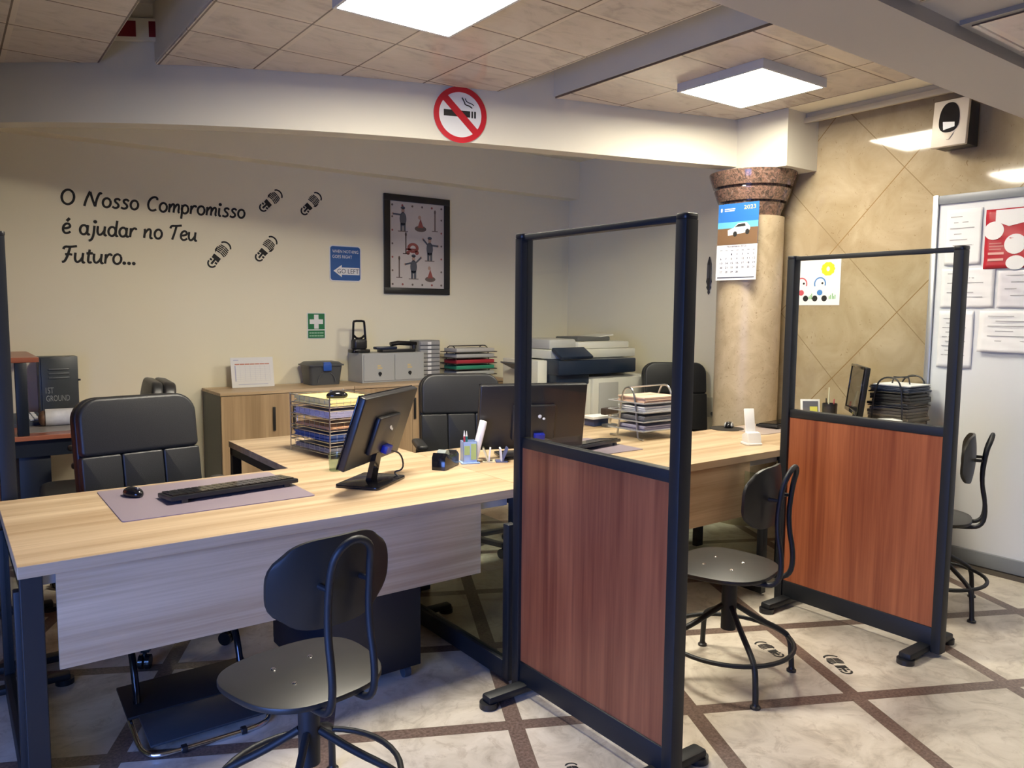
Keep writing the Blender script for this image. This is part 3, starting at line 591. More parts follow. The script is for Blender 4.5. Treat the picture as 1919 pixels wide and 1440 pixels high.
# ================================================================ DESK BY THE MARBLE WALL
t = tag(M().lathe([(.11, 0), (.11, .004), (.105, .005)], (*onz(1362, 804, Z).xy, Z), 36).build('mouse_pad', mat('pad_black', (.02, .018, .016), .5)), 'round black mouse pad on the desk near the column', 'mouse pad')
mouse((*onz(1366, 801, Z+.005).xy, Z+.0055), R(120), 'black and silver mouse on the round pad near the column', True)
tag(M().prism(rr(.56, .32, .012, 4, 4.42, 3.09), Z, Z+.003).build('desk_pad', mat('pink_grey_vinyl', (.44, .36, .33), .35)), 'pinkish grey desk pad behind the farther partition', 'desk pad')
keyboard((4.56, 3.11, Z+.003), R(6), 'black keyboard partly hidden behind the farther partition post', .36, 3)
monitor((4.585, 2.60, Z), R(40), .40, .30, 6, .295, 'black monitor seen edge-on through the farther glass', (.20, .18), (0, .02), 0, False)
def mesh_cup(p, r, h, label, grp):
    t = thing('pen_cup', label, 'pen cup', p, 0, grp); M().lathe([(r, 0), (r*1.02, h), (r*.94, h), (r*.92, .004)], p, 24, cap=False).build('wall', BLKP, t); M().cyl(p, Vector(p)+Vector((0, 0, .004)), r*.95).build('base', BLKP, t)
p = Vector((4.78, 2.882, Z)); mesh_cup(p, .047, .165, 'black pen cup seen through the farther glass', 'pen cups')
for dx, dy, c, n, h in ((-.02, .01, (.02, .02, .02), 'black', .20), (.012, -.015, (.55, .10, .12), 'red topped', .195), (.02, .02, (.70, .68, .50), 'pale yellow', .27)):
    q = thing('pen', n+' pen in the black cup behind the farther glass', 'pen', (p.x+dx, p.y+dy, Z+.005), 0, 'pens in the black cup'); M().cyl((p.x+dx, p.y+dy, Z+.005), (p.x+dx*1.3, p.y+dy*1.3, Z+h), .006, .004, 10).build('barrel', mat('pen_'+n, c, .4), q)
p = Vector((4.735, 2.99, Z)); t = thing('photo_stand', 'white edged frame with a yellow note beside the black pen cup', 'frame', p); T = RZ(R(-38), p) @ Matrix.Rotation(R(-10), 4, 'X')
M(T).prism(rr(.13, .012, .004, 3), 0.002, .185, None, .002).build('frame', WHT, t); M(T).box(-.052, .052, -.0075, -.006, .012, .172).build('panel', mat('panel_grey', (.14, .14, .17), .4), t); M(T).box(-.005, .045, -.0095, -.0076, .07, .135).build('note', mat('note_yellow', (.70, .68, .12), .6), t)
p = Vector((4.385, 2.485, Z)); t = thing('drinking_glass', 'greenish glass under the edge-on monitor behind the farther partition', 'glass', p); M().lathe([(.03, 0), (.038, .145), (.035, .145), (.027, .006)], p, 24, cap=False).build('tumbler', mat('green_glass', (.25, .40, .33), .1, trans=.6), t); M().cyl(p, p+Vector((0, 0, .006)), .029).build('tumbler_base', MT['green_glass'], t)
# black tray pile
TB = RZ(0, (4.715, 2.385, Z)); t = thing('letter_tray', 'black wire letter tray stuffed with dark folders beside the whiteboard', 'letter tray', TB.translation)
for z in (.03, .12, .21, .295): M(TB).tube([(-.14, -.12, z), (.14, -.12, z), (.14, .12, z), (-.14, .12, z)], .004, 6, True).box(-.135, .135, -.115, .115, z-.002, z+.002).build('tray', BLKP, t)
for s_ in (-.148, .148): M(TB).tube([(s_, -.10, .003), (s_, -.09, .30), (s_, -.06, .385), (s_, .04, .385), (s_, .08, .30), (s_, .10, .003)], .005, 8, smooth=2).build('arch', BLKP, t)
M(TB).tube([(-.148, -.02, .383), (.148, -.02, .383)], .004).build('top_bar', BLKP, t); M(TB).tube([(0, -.06, .335), (0, -.05, .380), (0, .04, .380), (0, .05, .335)], .005, 8).build('handle', BLKP, t)
for k, (z, hg, m, lb) in enumerate(((.0335, .078, mat('dark_folder', (.05, .045, .04), .5), 'dark grey folders at the bottom of the black wire tray'), (.1235, .078, mat('brown_folder', (.09, .08, .07), .5), 'dark brown folders second from the bottom of the black wire tray'), (.2135, .07, mat('black_folder', (.02, .02, .022), .5), 'black folders in the third tier of the black wire tray'), (.2985, .034, mat('navy_folder', (.03, .045, .09), .4), 'navy folders in the top of the black wire tray'))):
    b = M(TB); [b.rbox((random.uniform(-.006, .006), random.uniform(-.014, .014), z+hg*(i+.5)/4), .255, .25-.012*(i % 2), hg/4-.0015, .003) for i in range(4)]
    tag(b.build('folder', m), lb, 'folder', 'folders in the black wire tray')
tag(M(TB).box(-.12, .12, -.125, .105, .3335, .340).build('paper_stack', PAPER, smooth=False), 'white papers on top of the black wire tray', 'paper')
p = Vector((4.44, 2.31, Z)); t = thing('note_cube', 'white paper block in a dark box left of the black wire tray', 'note block', p); T = RZ(R(-28), p); M(T).box(-.07, .07, -.05, .05, 0, .135, .004).build('box', BLKP, t); M(T @ Matrix.Translation((0, 0, .1355))).box(-.066, .066, -.047, .047, 0, .012).build('paper_block', PAPER, t, smooth=False)
# ================================================================ UNDER THE NEAREST DESK
t = thing('pedestal', 'black mobile drawer pedestal under the nearest desk', 'pedestal', (1.32, 2.96, 0))
M().box(1.11, 1.53, 2.69, 3.25, .055, .60, .003).build('body', mat('pedestal_black', (.008, .010, .016), .45), t)
for i in range(3): M().box(1.115, 1.525, 3.251, 3.268, .07+i*.178, .235+i*.178, .003).build('drawer', MT['pedestal_black'], t)
for x in (1.16, 1.48):
    for y in (2.73, 3.20):
        k = M(); k.cyl((x-.014, y, .025), (x+.014, y, .025), .025, .025, 16); k.cyl((x, y, .025), (x, y, .056), .008); k.build('caster', mat('caster_grey', (.05, .065, .08), .4), t)
t = thing('footrest', 'black footrest with a chrome bent tube under the nearest desk', 'footrest', (.70, 2.92, 0))
PL = Matrix.Translation((.70, 2.90, .055)) @ Matrix.Rotation(R(6), 4, 'X')
M(PL).box(-.235, .235, -.005, .215, 0, .012, .003).build('plate', BLK, t)
M(PL).box(-.20, .19, -.20, -.005, .001, .010, .002).build('mat_panel', mat('smoked_panel', (.035, .045, .055), .35), t)
M().tube([(.475, 3.02, .07), (.475, 2.84, .03), (.478, 2.72, .013), (.53, 2.675, .012), (.70, 2.672, .012), (.86, 2.672, .012), (.915, 2.72, .013), (.92, 2.84, .03), (.92, 3.02, .07)], .009, 10, smooth=2).build('tube', CHR, t, ang=60)
for x in (.51, .885):
    a = M()
    a.tube([(x, 2.97, .075), (x, 2.985, .14), (x, 3.03, .23), (x, 3.10, .285), (x, 3.19, .30)], .013, 10, smooth=2).build('arm', BLKG, t, ang=60)
for x in (.60, .80): M().box(x-.010, x+.010, 2.66, 2.685, .004, .026, .003).build('clip', BLKP, t)
# ================================================================ CABINETS ON THE BACK WALL
def cabinet(x0, x1, n, label):
    t = thing('storage_cabinet', label, 'cabinet', ((x0+x1)/2, 5.95, 0), 0, 'wood fronted cabinets along the back wall')
    M().box(x0, x1, 5.722, 6.18, .03, .884, .002).build('carcass', GREYC, t, smooth=False)
    M().box(x0-.005 if x0 < 2 else x0, x1+.005 if x1 > 4 else x1, 5.698, 6.183, .8845, .907, .002).build('top', OAK, t, smooth=False)
    M().box(x0+.03, x1-.03, 5.75, 6.15, 0, .03).build('plinth', BLKP, t, smooth=False)
    w = (x1-x0)/n
    for i in range(n):
        d = M().box(x0+i*w+.002, x0+(i+1)*w-.002, 5.700, 5.7205, .04, .880, .001).build('door', OAKV, t, smooth=False)
        hx = x0+(i+1)*w-.12 if i % 2 == 0 else x0+i*w+.045
        hx = x0+(i+1)*w-.135 if i % 2 == 0 else x0+i*w-.0+.02
        M().box(hx-.010, hx+.010, 5.684, 5.6995, .605, .785, .004).build('handle', BLKP, d)
cabinet(1.60, 2.64, 2, 'wood fronted cabinet left along the back wall, under the calendar card')
cabinet(2.642, 3.69, 2, 'wood fronted cabinet along the back wall, under the two door steel box')
cabinet(3.692, 4.165, 1, 'narrow wood fronted cabinet left of the copier')
ZC = .9075
T = RZ(0, (1.945, 6.03, ZC)); t = thing('calendar_card', 'white standing calendar card on the left cabinet', 'calendar', (1.945, 6.03, ZC))
TT = T @ Matrix.Rotation(R(-9), 4, 'X'); M(TT).box(-.165, .165, 0, .003, .001, .235).build('card', PAPER, t, smooth=False); M(T @ Matrix.Rotation(R(14), 4, 'X')).box(-.06, .06, .062, .065, .0, .14).build('strut', PAPER, t, smooth=False)
DF = TT @ frame((-.165, -.0006, 0), (1, 0, 0), (0, 0, 1))
b = M(DF); [b.box(.03+i*.0387, .03+(i+1)*.0387-.003, .178, .186, 0, .0004) for i in range(7)]; b.text('Calendário', DF @ Matrix.Translation((.03, .212, 0)), .05, .008, ex=.0004) if False else None; b.build('header_row', mat('print_red', (.55, .22, .16), .7), t, smooth=False)
b = M(DF); [b.box(.03, .30, .05+i*.016, .0506+i*.016, 0, .0004) for i in range(8)]; [b.box(.03+i*.0387, .0306+i*.0387, .05, .172, 0, .0004) for i in range(8)]; b.box(.028, .036, .05, .172, 0, .0005); b.box(.05, .28, .022, .026, 0, .0004); b.box(.022, .06, .212, .217, 0, .0004); b.build('printed_grid', mat('print_lilac', (.42, .44, .62), .7), t, smooth=False)
x0 = 2.50; t = thing('plastic_tub', 'dark grey plastic tub with a blue clip on the left cabinet', 'tub', (x0, 6.03, ZC))
def tubbox(b, z0, z1, w0, d0, w1, d1, r):
    lo = rr(w0, d0, r, 5); hi = rr(w1, d1, r, 5); n = len(lo); A = [b.b.verts.new((x0+p[0], 6.03+p[1], z0)) for p in lo]; B = [b.b.verts.new((x0+p[0], 6.03+p[1], z1)) for p in hi]
    for i in range(n): b.b.faces.new((A[i], A[(i+1) % n], B[(i+1) % n], B[i]))
    b.b.faces.new(A[::-1]); b.b.faces.new(B)
TUB = mat('tub_grey', (.075, .08, .085), .4); b = M(); tubbox(b, ZC, ZC+.155, .255, .19, .285, .235, .035); b.build('body', TUB, t)
b = M(); tubbox(b, ZC+.155, ZC+.165, .315, .26, .315, .26, .04); tubbox(b, ZC+.165, ZC+.185, .30, .25, .25, .20, .04); b.build('lid', TUB, t)
b = M(); b.box(x0-.035, x0+.035, 5.895, 5.905, ZC+.115, ZC+.175, .004); b.box(x0-.028, x0+.028, 5.896, 5.93, ZC+.168, ZC+.186, .004); b.build('clip', mat('clip_blue', (.02, .09, .42), .35), t)
M().tube([(x0+.075*math.cos(a), 5.915+.006*math.sin(a), ZC+.02+.085*math.sin(a)) for a in [i*math.pi/12 for i in range(13)]], .004, 6).build('handle_rim', GREYP, t)
M(frame((x0-.03, 5.9345, ZC+.045), (1, 0, 0), (0, 0, 1))).box(0, .06, 0, .03, 0, .001).build('sticker', mat('sticker_green', (.05, .16, .06), .5), t, smooth=False)
# two door steel box
SBX = mat('steel_box_grey', (.42, .43, .42), .4); SBS = mat('steel_box_side', (.26, .265, .26), .45)
t = thing('steel_key_box', 'light grey steel box with two small locked doors on the cabinet', 'cabinet', (3.10, 6.04, ZC)); z1 = ony(680, 663, 5.895).z
M().box(2.807, 3.396, 5.905, 6.18, ZC, z1, .002).build('body', SBX, t, smooth=False)
for i in (0, 1):
    d = M().box(2.82+i*.288, 3.10+i*.284, 5.896, 5.9045, ZC+.015, z1-.013, .002).build('door', SBX, t, smooth=False); cx = 2.965+i*.285
    k = M(); k.cyl((cx, 5.888, ZC+.075), (cx, 5.8955, ZC+.075), .015, .015, 16); k.box(cx-.004, cx+.004, 5.886, 5.890, ZC+.055, ZC+.09); k.build('lock', BLKP, d)
    M(frame((cx-.025, 5.8955, ZC+.115), (1, 0, 0), (0, 0, 1))).text('S01' if i == 0 else 'S02', Matrix(), .05, .028, ex=.0006).build('door_tag', mat('tag_gold', (.62, .50, .20), .5), d, smooth=False) if False else M(frame((cx-.022, 5.8955, ZC+.115), (1, 0, 0), (0, 0, 1))).box(0, .044, 0, .014, 0, .0006).box(0, .03, .02, .034, 0, .0006).build('door_tag', mat('tag_gold', (.62, .50, .25), .5), d, smooth=False)
zt = z1+.0005
p = ony(673, 660, 6.03); t = thing('lever_press', 'black hand press with a tall open handle on the steel box', 'press', (p.x, 6.03, zt))
M().prism(rr(.17, .12, .03, 5, p.x, 6.03), zt, zt+.03, None, .006).build('base', BLKG, t); M().prism(rr(.13, .09, .035, 6, p.x, 6.03), zt+.03, zt+.115, None, .015).build('head', BLKP, t)
FT = frame((p.x, 6.03, zt+.10), (1, 0, 0), (0, 0, 1)); b = M(FT)
b.tube([(-.055, .0, 0), (-.050, .15, 0), (-.045, .168, 0), (.045, .168, 0), (.050, .15, 0), (.060, .0, 0)], .010, 8, smooth=1); b.tube([(-.052, .05, 0), (-.02, .02, 0), (.02, .02, 0), (.056, .05, 0)], .010, 8, smooth=1); b.build('handle', BLKG, t)
p1 = ony(722, 659, 6.0); t = thing('binding_tool', 'flat black tool with a long handle lying on the steel box', 'tool', (p1.x+.1, 6.0, zt)); a = p1.x
M().box(a-.05, a+.27, 5.95, 6.06, zt, zt+.025, .006).build('base', BLKP, t); M().box(a-.10, a+.10, 5.965, 6.035, zt+.0255, zt+.05, .008).build('head', mat('tool_navy', (.02, .03, .06), .3), t)
M().tube([(a+.05, 6.0, zt+.068), (a+.12, 6.0, zt+.078), (a+.30, 6.0, zt+.070)], .020, 10).build('handle', BLKG, t); M().cyl((a+.28, 6.0, zt+.025), (a+.28, 6.0, zt+.06), .02).build('hinge', BLKP, t)
# small drawer tower and wire tray with coloured files
xa, xb_ = ony(781, 660, 6.03).x, ony(821, 660, 6.03).x; zb = ony(800, 638, 6.03).z
t = thing('drawer_tower', 'small grey drawer tower with white tabs behind the steel box', 'drawer unit', ((xa+xb_)/2+.02, 6.06, ZC)); xa = max(xa, 3.40); xb_ = max(xb_, xa+.17)
M().box(xa, xb_, 6.0, 6.17, ZC, zb, .004).build('body', mat('tower_grey', (.20, .20, .205), .4), t); n = 9; hh = (zb-ZC-.01)/n
for i in range(n):
    z = ZC+.006+i*hh; d = M().box(xa+.008, xb_-.008, 5.985, 5.9995, z, z+hh-.006, .002).build('drawer', mat('drawer_clear', (.33, .33, .34), .3), t)
    M().box((xa+xb_)/2-.028, (xa+xb_)/2+.008, 5.979, 5.9845, z+.003, z+hh-.008, .001).build('tab', WHT, d)
xa, xb_ = max(ony(842, 670, 5.98).x, 3.60), ony(914, 670, 5.98).x; zb = ony(880, 648, 5.98).z
t = thing('letter_tray', 'dark wire letter tray with red and green files on the back cabinet', 'letter tray', ((xa+xb_)/2, 5.98, ZC)); DW = mat('dark_wire', (.10, .09, .08), .35, .6)
zs = [ZC+.03+i*.052 for i in range(5)]
for z in zs: M().tube([(xa-.02, 5.86, z), (xb_+.02, 5.86, z), (xb_+.02, 6.10, z), (xa-.02, 6.10, z)], .004, 6, True).box(xa-.015, xb_+.015, 5.865, 6.095, z-.002, z+.001).build('tray', DW, t)
for x in (xa+.02, xb_-.05): M().tube([(x, 5.88, ZC+.003), (x, 5.90, zb-.05), (x, 5.93, zb), (x, 6.03, zb), (x, 6.06, zb-.05), (x, 6.08, ZC+.003)], .005, 8, smooth=1).build('arch', DW, t)
M().tube([(xa+.02, 5.98, zb), (xb_-.05, 5.98, zb)], .005).build('top_bar', DW, t)
for z, c, nm, lb in ((zs[4], (.55, .53, .50), 'paper_stack', 'white papers on top of the dark wire tray'), (zs[3], (.50, .50, .48), 'paper_stack', 'pale papers above the red file in the dark wire tray'), (zs[2], (.45, .03, .05), 'file', 'red file in the dark wire tray on the back cabinet'), (zs[1], (.04, .30, .18), 'file', 'green file in the dark wire tray on the back cabinet'), (zs[0], (.50, .52, .5), 'paper_stack', 'white papers at the bottom of the dark wire tray')):
    tag(M().box(xa+.01, xb_, 5.872, 6.088, z+.0015, z+.034, .004).build(nm, mat('file_%d' % round(z*1000), c, .5)), lb, 'file', 'files in the dark wire tray')
# ================================================================ COPIER
t = thing('copier', 'large beige office copier with navy control panel in the back corner', 'copier', (4.50, 5.03, 0)); y = 4.72
def X(px, py=680): return ony(px, py, y).x
def ZZ(px, py, yy=y): return ony(px, py, yy).z
xl, xr = X(1044), X(1189); xr2 = X(1218)
M().box(xl+.02, xr2-.02, y+.03, y+.62, .05, ZZ(1150, 705), .008).build('body', OFFW, t)
M().box(X(1112), xr2-.06, y-.005, y+.029, .08, ZZ(1150, 708), .006).build('paper_drawer', OFFW, t); M().box(X(1122), X(1158), y-.013, y-.0055, .30, ZZ(1150, 716), .004).build('front_panel', mat('copier_grey', (.44, .43, .40), .5), t)
M().box(xl, xr2-.07, y+.18, y+.62, ZZ(1150, 704), ZZ(1150, 674), .01).build('upper_body', OFFW, t)
M().box(xl, xr, y-.02, y+.179, ZZ(1150, 699)+.0, ZZ(1150, 672), .012).build('front_bar', NAVY, t); M().box(xl+.01, X(1108), y+.02, y+.17, ZZ(1080, 722), ZZ(1080, 700), .01).build('output_bay', NAVY, t)
b = M(frame((xl+.01, y-.03, ZZ(1100, 674)+.004), (1, 0, 0), (0, .86, .5))); b.box(0, .34, 0, .14, 0, .03, .006); cpn = b.build('control_panel', NAVY, t); M(frame((xl+.10, y-.026, ZZ(1100, 674)+.0345), (1, 0, 0), (0, .86, .5))).box(0, .12, .02, .10, 0, .003).build('touchscreen', GREYP, cpn)
zl = ZZ(1150, 672)+.002
M().box(xl+.02, xr2-.08, y+.10, y+.60, zl, zl+.075, .012).build('scanner_lid', OFFW, t)
M().box(xl+.05, xl+.34, y+.16, y+.56, zl+.076, zl+.16, .02).build('document_feeder', mat('copier_grey', (.44, .43, .40), .5), t); M().box(xl+.34, xr2-.12, y+.14, y+.58, zl+.076, zl+.135, .012).build('feeder_tray', OFFW, t)
M(RZ(R(6), (xl+.58, y+.34, zl+.145))).box(-.22, .20, -.13, .13, -.008, .030, .01).build('feeder_slot', mat('feeder_dark', (.10, .10, .095), .4), t); M(Matrix.Translation((xl+.62, y+.33, zl+.170)) @ Matrix.Rotation(R(-5), 4, 'Y')).box(-.16, .20, -.11, .11, -.004, .006).build('sloped_tray', OFFW, t)
M().box(xl-.10, xl-.001, y+.12, y+.60, .10, ZZ(1030, 678), .008).build('finisher', OFFW, t); M(Matrix.Translation((xl-.16, y+.34, ZZ(1030, 690))) @ Matrix.Rotation(R(24), 4, 'Y')).box(-.07, .07, -.12, .12, -.005, .005).build('side_tray', GREYP, t)
M().box(xr2-.019, xr2+.10, y+.10, y+.58, .85, .93, .01).build('bypass_tray', mat('copier_grey', (.44, .43, .40), .5), t)
[M().cyl((a, b_, 0), (a, b_, .05), .03).build('foot', BLKP, t) for a in (xl+.1, xr2-.1) for b_ in (y+.1, y+.55)]
# ================================================================ RED WOOD DESK at the far left
t = thing('red_desk', 'red wood desk with a raised shelf at the far left of the back wall', 'desk', (-.2, 5.75, 0)); DB = mat('desk_dark_blue', (.010, .014, .022), .4)
M().box(-1.0, 1.15, 5.33, 6.17, .722, .75, .003).build('desktop', REDW, t, smooth=False); M().box(-.98, 1.13, 5.36, 5.38, .62, .7215).build('apron', DB, t, smooth=False)
M().box(.335, .50, 5.38, 5.98, .03, .62, .004).build('side_leg', DB, t); M().box(.33, .56, 5.40, 5.97, 0, .03, .004).build('leg_base', DB, t); M().box(-.97, -.85, 5.40, 5.97, 0, .62, .004).build('side_leg', DB, t)
M().box(-1.0, .46, 5.36, 6.17, 1.185, 1.215, .003).build('shelf_top', REDW, t, smooth=False); M().box(.335, .395, 5.345, 5.40, .7505, 1.1845, .003).build('shelf_post', DB, t); M().box(-.95, -.90, 5.345, 5.40, .7505, 1.1845, .003).build('shelf_post', DB, t)
ZR = .7505
t = thing('locker_tin', 'dark grey locker shaped tin box with pale lettering on the red desk', 'tin box', (.60, 6.06, ZR)); xa, xb_ = ony(73, 700, 5.99).x, ony(147, 700, 5.99).x; zt = ony(110, 669, 5.99).z; TIN = mat('tin_grey', (.055, .065, .075), .35)
M().box(xa, xb_, 6.0, 6.15, ZR, zt, .004).build('body', TIN, t); d = M().box(xa+.012, xb_-.004, 5.99, 5.9995, ZR+.01, zt-.012, .003).build('door', TIN, t)
b = M()
for i in range(3): zz = ony(110, 692+8*i, 5.99).z; b.box(xa+.055, xb_-.055, 5.982, 5.9895, zz-.006, zz+.004, .002)
b.build('louvre', mat('tin_light', (.12, .135, .15), .35), d); M().box(xb_-.003, xb_+.012, 5.985, 6.0, ony(147, 712, 5.99).z-.006, ony(147, 712, 5.99).z+.006, .002).build('latch', BLKP, t)
TXT = mat('tin_letters', (.30, .32, .33), .5)
p = ony(86, 738, 5.9892); b = M(); b.text('1ST', frame(p, (1, 0, 0), (0, 0, 1)), (xb_-xa)*.20, .040); p = ony(87, 753, 5.9892); b.text('GROUND', frame(p, (1, 0, 0), (0, 0, 1)), (xb_-xa)*.60, .040); b.build('lettering', TXT, d, smooth=False)
p = onz(60, 783, ZR); t = thing('desk_telephone', 'dark blue grey desk telephone under the raised shelf of the red desk', 'telephone', (p.x, 5.86, ZR)); T = RZ(R(10), (p.x-.075, 5.86, ZR)) @ Matrix.Rotation(R(16), 4, 'X')
M(T).box(-.10, .10, -.08, .10, .012, .05, .006).build('body', mat('phone_slate', (.07, .085, .11), .4), t); k = M(T); [k.box(-.01+i*.03, .012+i*.03, -.05+j*.035, -.028+j*.035, .05, .058) for i in range(3) for j in range(4)]; k.build('keypad', WHT, t)
tag(M().box(.36, .80, 5.46, 5.78, ZR, ZR+.003).build('desk_pad', mat('pad_grey', (.30, .28, .27), .35)), 'grey desk pad on the red wood desk', 'desk pad')
p = onz(110, 792, ZR+.05); t = thing('paper_bag_roll', 'white rolled paper bag with dark patterned end on the red desk', 'bag', (p.x, p.y, ZR)); T = RZ(R(-4), (p.x+.05, 5.72, ZR+.058))
M(T).cyl((-.10, 0, 0), (.28, 0, 0), .054, .054, 24).build('bag', mat('bag_white', (.66, .66, .68), .4, noise=.25, nscale=25), t); M(T).ball((-.11, 0, -.005), .5, .06, .095, .10).build('patterned_end', mat('bag_brown', (.16, .09, .06), .5, noise=.8, nscale=40), t)
# ================================================================ WALL LETTERING, SIGNS, PRINTS
YW = 6.1985
def BW(px, py): return ony(px, py, YW)
def wframe(p): return frame((p.x, YW, p.z), (1, 0, 0), (0, 0, 1))
t = thing('wall_lettering', 'black script lettering on the cream back wall', 'lettering', (1.2, YW, 2.0))
def el(cx, cy, rx, ry): return [(cx+rx*math.cos(a), cy+ry*math.sin(a)) for a in [.6+2*math.pi*i/14 for i in range(15)]]
E_ = [(.04, .24), (.22, .26), (.32, .34), (.27, .47), (.15, .49), (.04, .36), (.03, .14), (.12, .01), (.24, .02), (.34, .10)]
BOWL = el(.17, .23, .155, .23)
GL = {'O': ([el(.28, .375, .25, .375)], .68), 'N': ([[(-.02, -.02), (.03, .30), (.16, .72), (.18, .74)], [(.18, .74), (.28, .38), (.42, .0)], [(.42, .0), (.46, .36), (.54, .64), (.60, .73), (.66, .66)]], .70), 'o': ([el(.19, .24, .165, .24)], .44),
 's': ([[(.31, .41), (.22, .50), (.09, .45), (.09, .33), (.25, .20), (.25, .06), (.12, -.01), (-.01, .06)]], .37), 'C': ([[(.43, .60), (.44, .71), (.30, .77), (.12, .64), (.03, .35), (.10, .08), (.26, 0), (.42, .10)]], .54),
 'm': ([[(.0, .46), (.04, .40), (.02, .0)], [(.03, .22), (.12, .42), (.21, .48), (.25, .36), (.23, .0)], [(.24, .22), (.33, .42), (.42, .48), (.47, .36), (.44, .06), (.50, .0)]], .58), 'p': ([[(.03, .47), (.04, .10), (.02, -.30)], BOWL], .42),
 'r': ([[(.0, .45), (.04, .40), (.02, 0)], [(.03, .24), (.12, .44), (.24, .47), (.27, .38)]], .32), 'i': ([[(.04, .46), (.03, .10), (.08, .0), (.14, .05)], [(.07, .63), (.085, .66)]], .22), 'e': ([E_], .39), 'é': ([E_, [(.16, .60), (.27, .75)]], .40),
 'a': ([BOWL, [(.33, .47), (.31, .10), (.36, -.01), (.43, .04)]], .47), 'j': ([[(.13, .46), (.12, .0), (.05, -.24), (-.06, -.30)], [(.15, .63), (.165, .66)]], .25), 'u': ([[(.02, .46), (.01, .14), (.10, .0), (.22, .08), (.31, .26)], [(.32, .46), (.30, .08), (.35, -.01), (.41, .04)]], .46),
 'd': ([BOWL, [(.36, .78), (.32, .14), (.36, -.01), (.43, .04)]], .47), 'n': ([[(.0, .46), (.04, .40), (.02, 0)], [(.03, .22), (.14, .43), (.25, .48), (.30, .36), (.28, .06), (.33, -.01), (.39, .04)]], .45), 'T': ([[(-.02, .58), (.02, .72), (.24, .72), (.50, .77)], [(.26, .72), (.18, .30), (.10, .0)]], .46),
 'F': ([[(.0, .60), (.04, .73), (.26, .72), (.52, .77)], [(.26, .72), (.18, .28), (.08, .02), (-.02, .0)], [(.08, .36), (.24, .38), (.36, .36)]], .46), 't': ([[(.11, .64), (.06, .12), (.12, .0), (.22, .05)], [(-.01, .45), (.24, .47)]], .28), '.': ([[(.05, .03), (.065, .045)]], .20), ' ': ([], .30)}
for s, xa, xb_, yb, yt in (('O Nosso Compromisso', 113, 461, 382, 354), ('é ajudar no Teu', 116, 371, 437, 408), ('Futuro...', 117, 258, 491, 461)):
    a, b_ = BW(xa, yb), BW(xb_, yb); ky = (BW(xa, yt).z-a.z)/.75; adv = sum(GL[c][1] for c in s); kx = (b_.x-a.x)/(adv+.02); T = wframe(a); b = M(); x = 0
    for c in s:
        for st_ in GL[c][0]:
          if len(st_) == 2 and abs(st_[0][0]-st_[1][0])+abs(st_[0][1]-st_[1][1]) < .06: b.prism(ell(.0125, .0125, 14, (x+st_[0][0])*kx+(st_[0][1]*.10)*ky, st_[0][1]*ky+.004), -.0008, .0008, T)
          else: b.tube([((x+p[0])*kx+(p[1]*.10)*ky, p[1]*ky, 0) for p in st_], .0078 if len(st_) > 2 else .0092, 8, smooth=2, mx=T @ Matrix.Diagonal((1, 1, .12, 1)))
        x += GL[c][1]
    b.build('text_line', INK, t, ang=80)
def shoeprint(b, T, L, mirror=1):
    """tread of a shoe sole: toe up along +v"""
    w = L*.20
    def P(poly): b.prism([(p[0]*mirror, p[1]) for p in poly], 0, .0008, T)
    def bar(v0, v1, s0, s1, sl=.0): P([(s0, v0), (s1, v0+sl), (s1, v1+sl), (s0, v1)])
    P([(w*math.cos(a), L*.33+L*.17*math.sin(a)) for a in [R(15+13*i) for i in range(12)]] + [(w*.80*math.cos(a), L*.31+L*.14*math.sin(a)) for a in [R(158-13*i) for i in range(12)]])
    for i in range(5):
        v = L*(.04+.058*i); ww = w*(.74+.20*math.sin((i+1)*.6)); bar(v, v+L*.036, -ww, -w*.03, L*.028); bar(v+L*.028, v+L*.064, w*.03, ww, -L*.028)
    P([(w*.62, -L*.02), (w*.98, L*.06), (w*1.0, L*.20), (w*.78, L*.12)])
    P([(-w*.62, -L*.06), (w*.70, -L*.06), (w*.62, -L*.20), (w*.18, -L*.20), (w*.18, -L*.38), (-w*.14, -L*.38), (-w*.14, -L*.20), (-w*.66, -L*.22)])
    bar(-L*.30, -L*.24, -w*.66, -w*.28); bar(-L*.30, -L*.24, w*.32, w*.68)
    P([(w*.74*math.cos(a), -L*.34+L*.16*math.sin(a)) for a in [R(178+16.7*i) for i in range(12)]] + [(w*.50*math.cos(a), -L*.34+L*.105*math.sin(a)) for a in [R(362-16.7*i) for i in range(12)]])
for (tx, ty, hx, hy), lb in zip((((526, 360), (488, 394)), ((599, 364), (566, 401)), ((428, 456), (392, 500)), ((515, 446), (481, 488))) and ((526, 360, 488, 394), (599, 364, 566, 401), (428, 456, 392, 500), (515, 446, 481, 488)), ('black shoe print sticker right after the word Compromisso', 'black shoe print sticker topmost right on the wall', 'black shoe print sticker right of the word Teu', 'black shoe print sticker lower right, below the upper pair')):
    a, b_ = BW(tx, ty), BW(hx, hy); c = (a+b_)/2; L_ = (a-b_).length; up = (a-b_); T = frame((c.x, YW, c.z), (up.z, 0, -up.x), up)
    o = M(); shoeprint(o, T, L_*1.02, -1 if tx in (526, 428) else 1); tag(o.build('shoe_print', INK, smooth=False), lb, 'sticker', 'shoe prints walking up the back wall')
